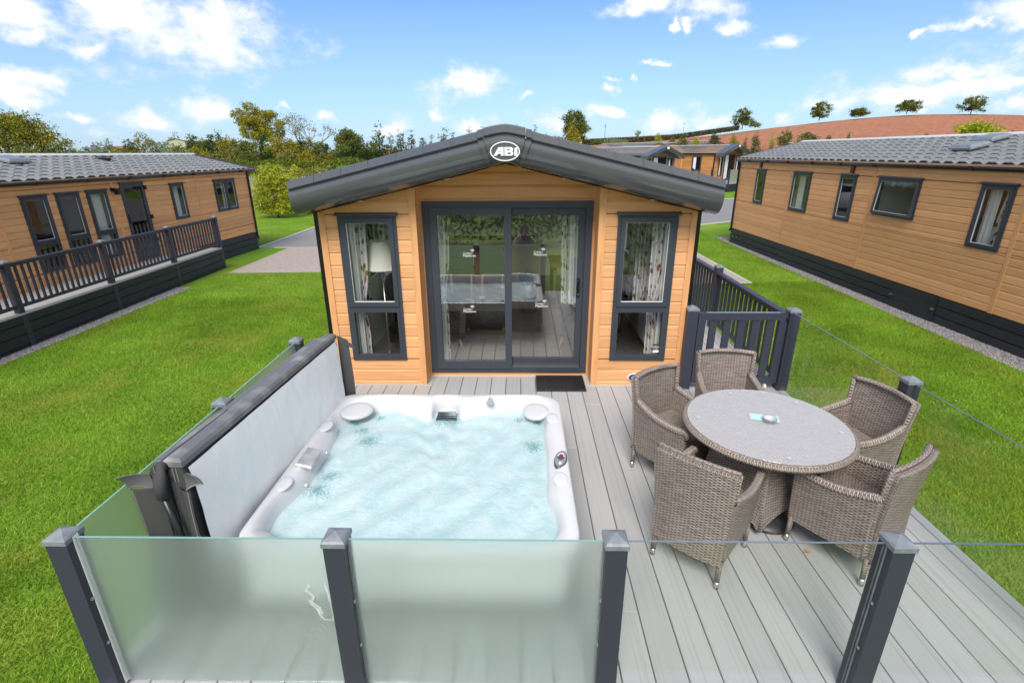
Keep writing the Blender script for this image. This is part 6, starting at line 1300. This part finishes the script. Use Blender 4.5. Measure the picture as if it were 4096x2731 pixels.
def pebbles(name, n, x0, x1, y0, y1, s=.017):
    c = lawn_pts(n, x0, x1, y0, y1); c[:, 2] += .006; base = np.array([(1,0,0),(-1,0,0),(0,1,0),(0,-1,0),(0,0,.7),(0,0,-.4)]); F = [(0,2,4),(2,1,4),(1,3,4),(3,0,4)]
    V = c[:, None]+base[None]*(s*RNG.uniform(.5, 1.3, (n, 1, 3))); a = RNG.uniform(0, PI, n); d = V-c[:, None]; V[..., 0] = c[:, None, 0]+d[..., 0]*np.cos(a)[:, None]-d[..., 1]*np.sin(a)[:, None]; V[..., 1] = c[:, None, 1]+d[..., 0]*np.sin(a)[:, None]+d[..., 1]*np.cos(a)[:, None]
    I = (np.array(F)[None]+(np.arange(n)*6)[:, None, None]).reshape(-1); me = bpy.data.meshes.new(name); me.vertices.add(n*6); me.vertices.foreach_set('co', V.ravel()); me.loops.add(len(I)); me.loops.foreach_set('vertex_index', I); k = len(I)//3; me.polygons.add(k); me.polygons.foreach_set('loop_start', np.arange(k)*3); me.polygons.foreach_set('loop_total', np.full(k, 3)); me.update(); me.materials.append(M['stones'])
    o = link(name, me); o['kind'] = 'stuff'
pebbles('gravel', 26000, 7.58, 8.1, 6, 20.3); pebbles('gravel', 16000, -9.05, -8.68, 5, 13)
for i in range(14):
    x, y = (RNG.uniform(3.4, 7), RNG.uniform(3.5, 10)) if i < 12 else (RNG.uniform(-5, -2.6), RNG.uniform(2, 5)); dz = thing('daisy', 'tiny white daisy in the lawn grass', 'daisy', (x, y, gz(x)+.045), 0, 'daisies dotted over the lawn'); MB().lathe([(.008, 0), (.008, .003)], (0,0,0), 8).build('petals', 'white', dz)

# ------------------------------------------------------------------ white car on the drive behind the lodge and the photographer, both mirrored in window glass
car = thing('parked_car', 'white hatchback parked on the drive behind the main lodge', 'car', (-4.4, 29.5, gz(-4)+.005), rad(80))
prof = [(-2.0,.35),(-2.05,.62),(-1.95,.86),(-1.1,.96),(-.45,1.45),(.9,1.5),(1.75,1.1),(1.98,.95),(2.02,.4)]
V = []; ns = 7
for j in range(ns):
    v = -1+2*j/(ns-1)
    for x, z in prof: t_ = max(0, (z-.9)/.6); V.append((x*(1-.04*v*v), v*(.88-.16*t_*abs(v)), z-.03*v*v*(z > 1)))
m_ = len(prof); cb = MB().add(V, [(j*m_+i, j*m_+i+1, (j+1)*m_+i+1, (j+1)*m_+i) for j in range(ns-1) for i in range(m_-1)]+[tuple(range(m_)), tuple(range((ns-1)*m_, ns*m_))[::-1]+()]); cb.build('body', 'car', car, True)
for s in (-1, 1):
    MB().add([(-.95,s*.85,.98),(-.4,s*.755,1.36),(.8,s*.75,1.4),(1.5,s*.83,1.08)], [(0,1,2,3)]).build('side_window', 'carglass', car)
    for x in (-1.3, 1.3): w = MB().lathe([(.2, -.1), (.32, -.1), (.32, .1), (.2, .1)], (0,0,0), 20).build('wheel', 'rubber', car); w.matrix_local = Matrix.Translation((x, s*.8, .32)) @ Matrix.Rotation(PI/2, 4, 'X'); MB().lathe([(.19, -.105), (.19, .105)], (0,0,0), 14).build('rim', 'steel', w)
    MB().box(1.9, 2.03, s*.68-.1, s*.68+.1, .75, .98).build('tail_light', 'lampred', car)
MB().box(2.0, 2.05, -.26, .26, .62, .74).build('number_plate', 'plate', car)
def person(label, loc, rz):
    t = thing('person', label, 'person', loc, rz)
    J = {'p':(0,0,.92,.14,.10),'w':(0,0,1.05,.13,.095),'c':(0,0,1.26,.16,.105),'n':(0,0,1.42,.055,.055),'h':(0,.015,1.55,.085,.1),'t':(0,.01,1.66,.06,.07),
      'ls':(-.17,0,1.37,.06,.06),'le':(-.24,.2,1.22,.042,.042),'lh':(-.06,.36,1.42,.035,.035),'rs':(.17,0,1.37,.06,.06),'re':(.25,.2,1.25,.042,.042),'rh':(.05,.36,1.5,.035,.035),
      'lk':(-.1,.03,.5,.065,.065),'la':(-.11,0,.08,.045,.045),'lf':(-.12,.14,.04,.045,.03),'rk':(.1,.03,.5,.065,.065),'ra':(.11,0,.08,.045,.045),'rf':(.12,.14,.04,.045,.03)}
    E_ = ['pw','wc','cn','nh','ht','c:ls','ls:le','le:lh','c:rs','rs:re','re:rh','p:lk','lk:la','la:lf','p:rk','rk:ra','ra:rf']; ks = list(J)
    ed = [tuple(ks.index(q) for q in (e.split(':') if ':' in e else (e[0], e[1]))) for e in E_]; me = bpy.data.meshes.new('body'); me.from_pydata([J[k][:3] for k in ks], ed, []); o = link('body', me, t)
    md = o.modifiers.new('skin', 'SKIN'); sv = me.skin_vertices[0].data
    for i, k in enumerate(ks): sv[i].radius = J[k][3:]; sv[i].use_root = (k == 'p')
    o.modifiers.new('sub', 'SUBSURF').render_levels = 2; me.materials.append(M['skin'])
    MB().lathe([(.0, .13), (.07, .12), (.1, .05), (.105, -.02), (.09, -.1), (.06, -.12)], (0, -.012, 1.56), 16).build('hair', 'hair', t, True)
    MB().lathe([(.15, .9), (.148, 1.05), (.172, 1.25), (.185, 1.36), (.12, 1.425), (.07, 1.435)], (0,0,0), 20, 1.06, .74).build('top', 'stripe', t, True)
    for s in (-1, 1): MB().tube([(s*.08,0,.95), (s*.1,.03,.5), (s*.11,0,.06)], [.115,.085,.065], 12).build('trouser_leg', 'jeans', t, True)
    return t
person('person in striped dark top raising both hands to a camera pole', (.08, .15, -.55), 0)
cpole = tag(MB().tube([(.1, .52, .9), (.08, .25, 1.7), (.04, -.12, 2.5)], .011, 8).build('camera_pole', 'black', None), 'slim camera pole held up by the person behind the balustrade', 'pole')
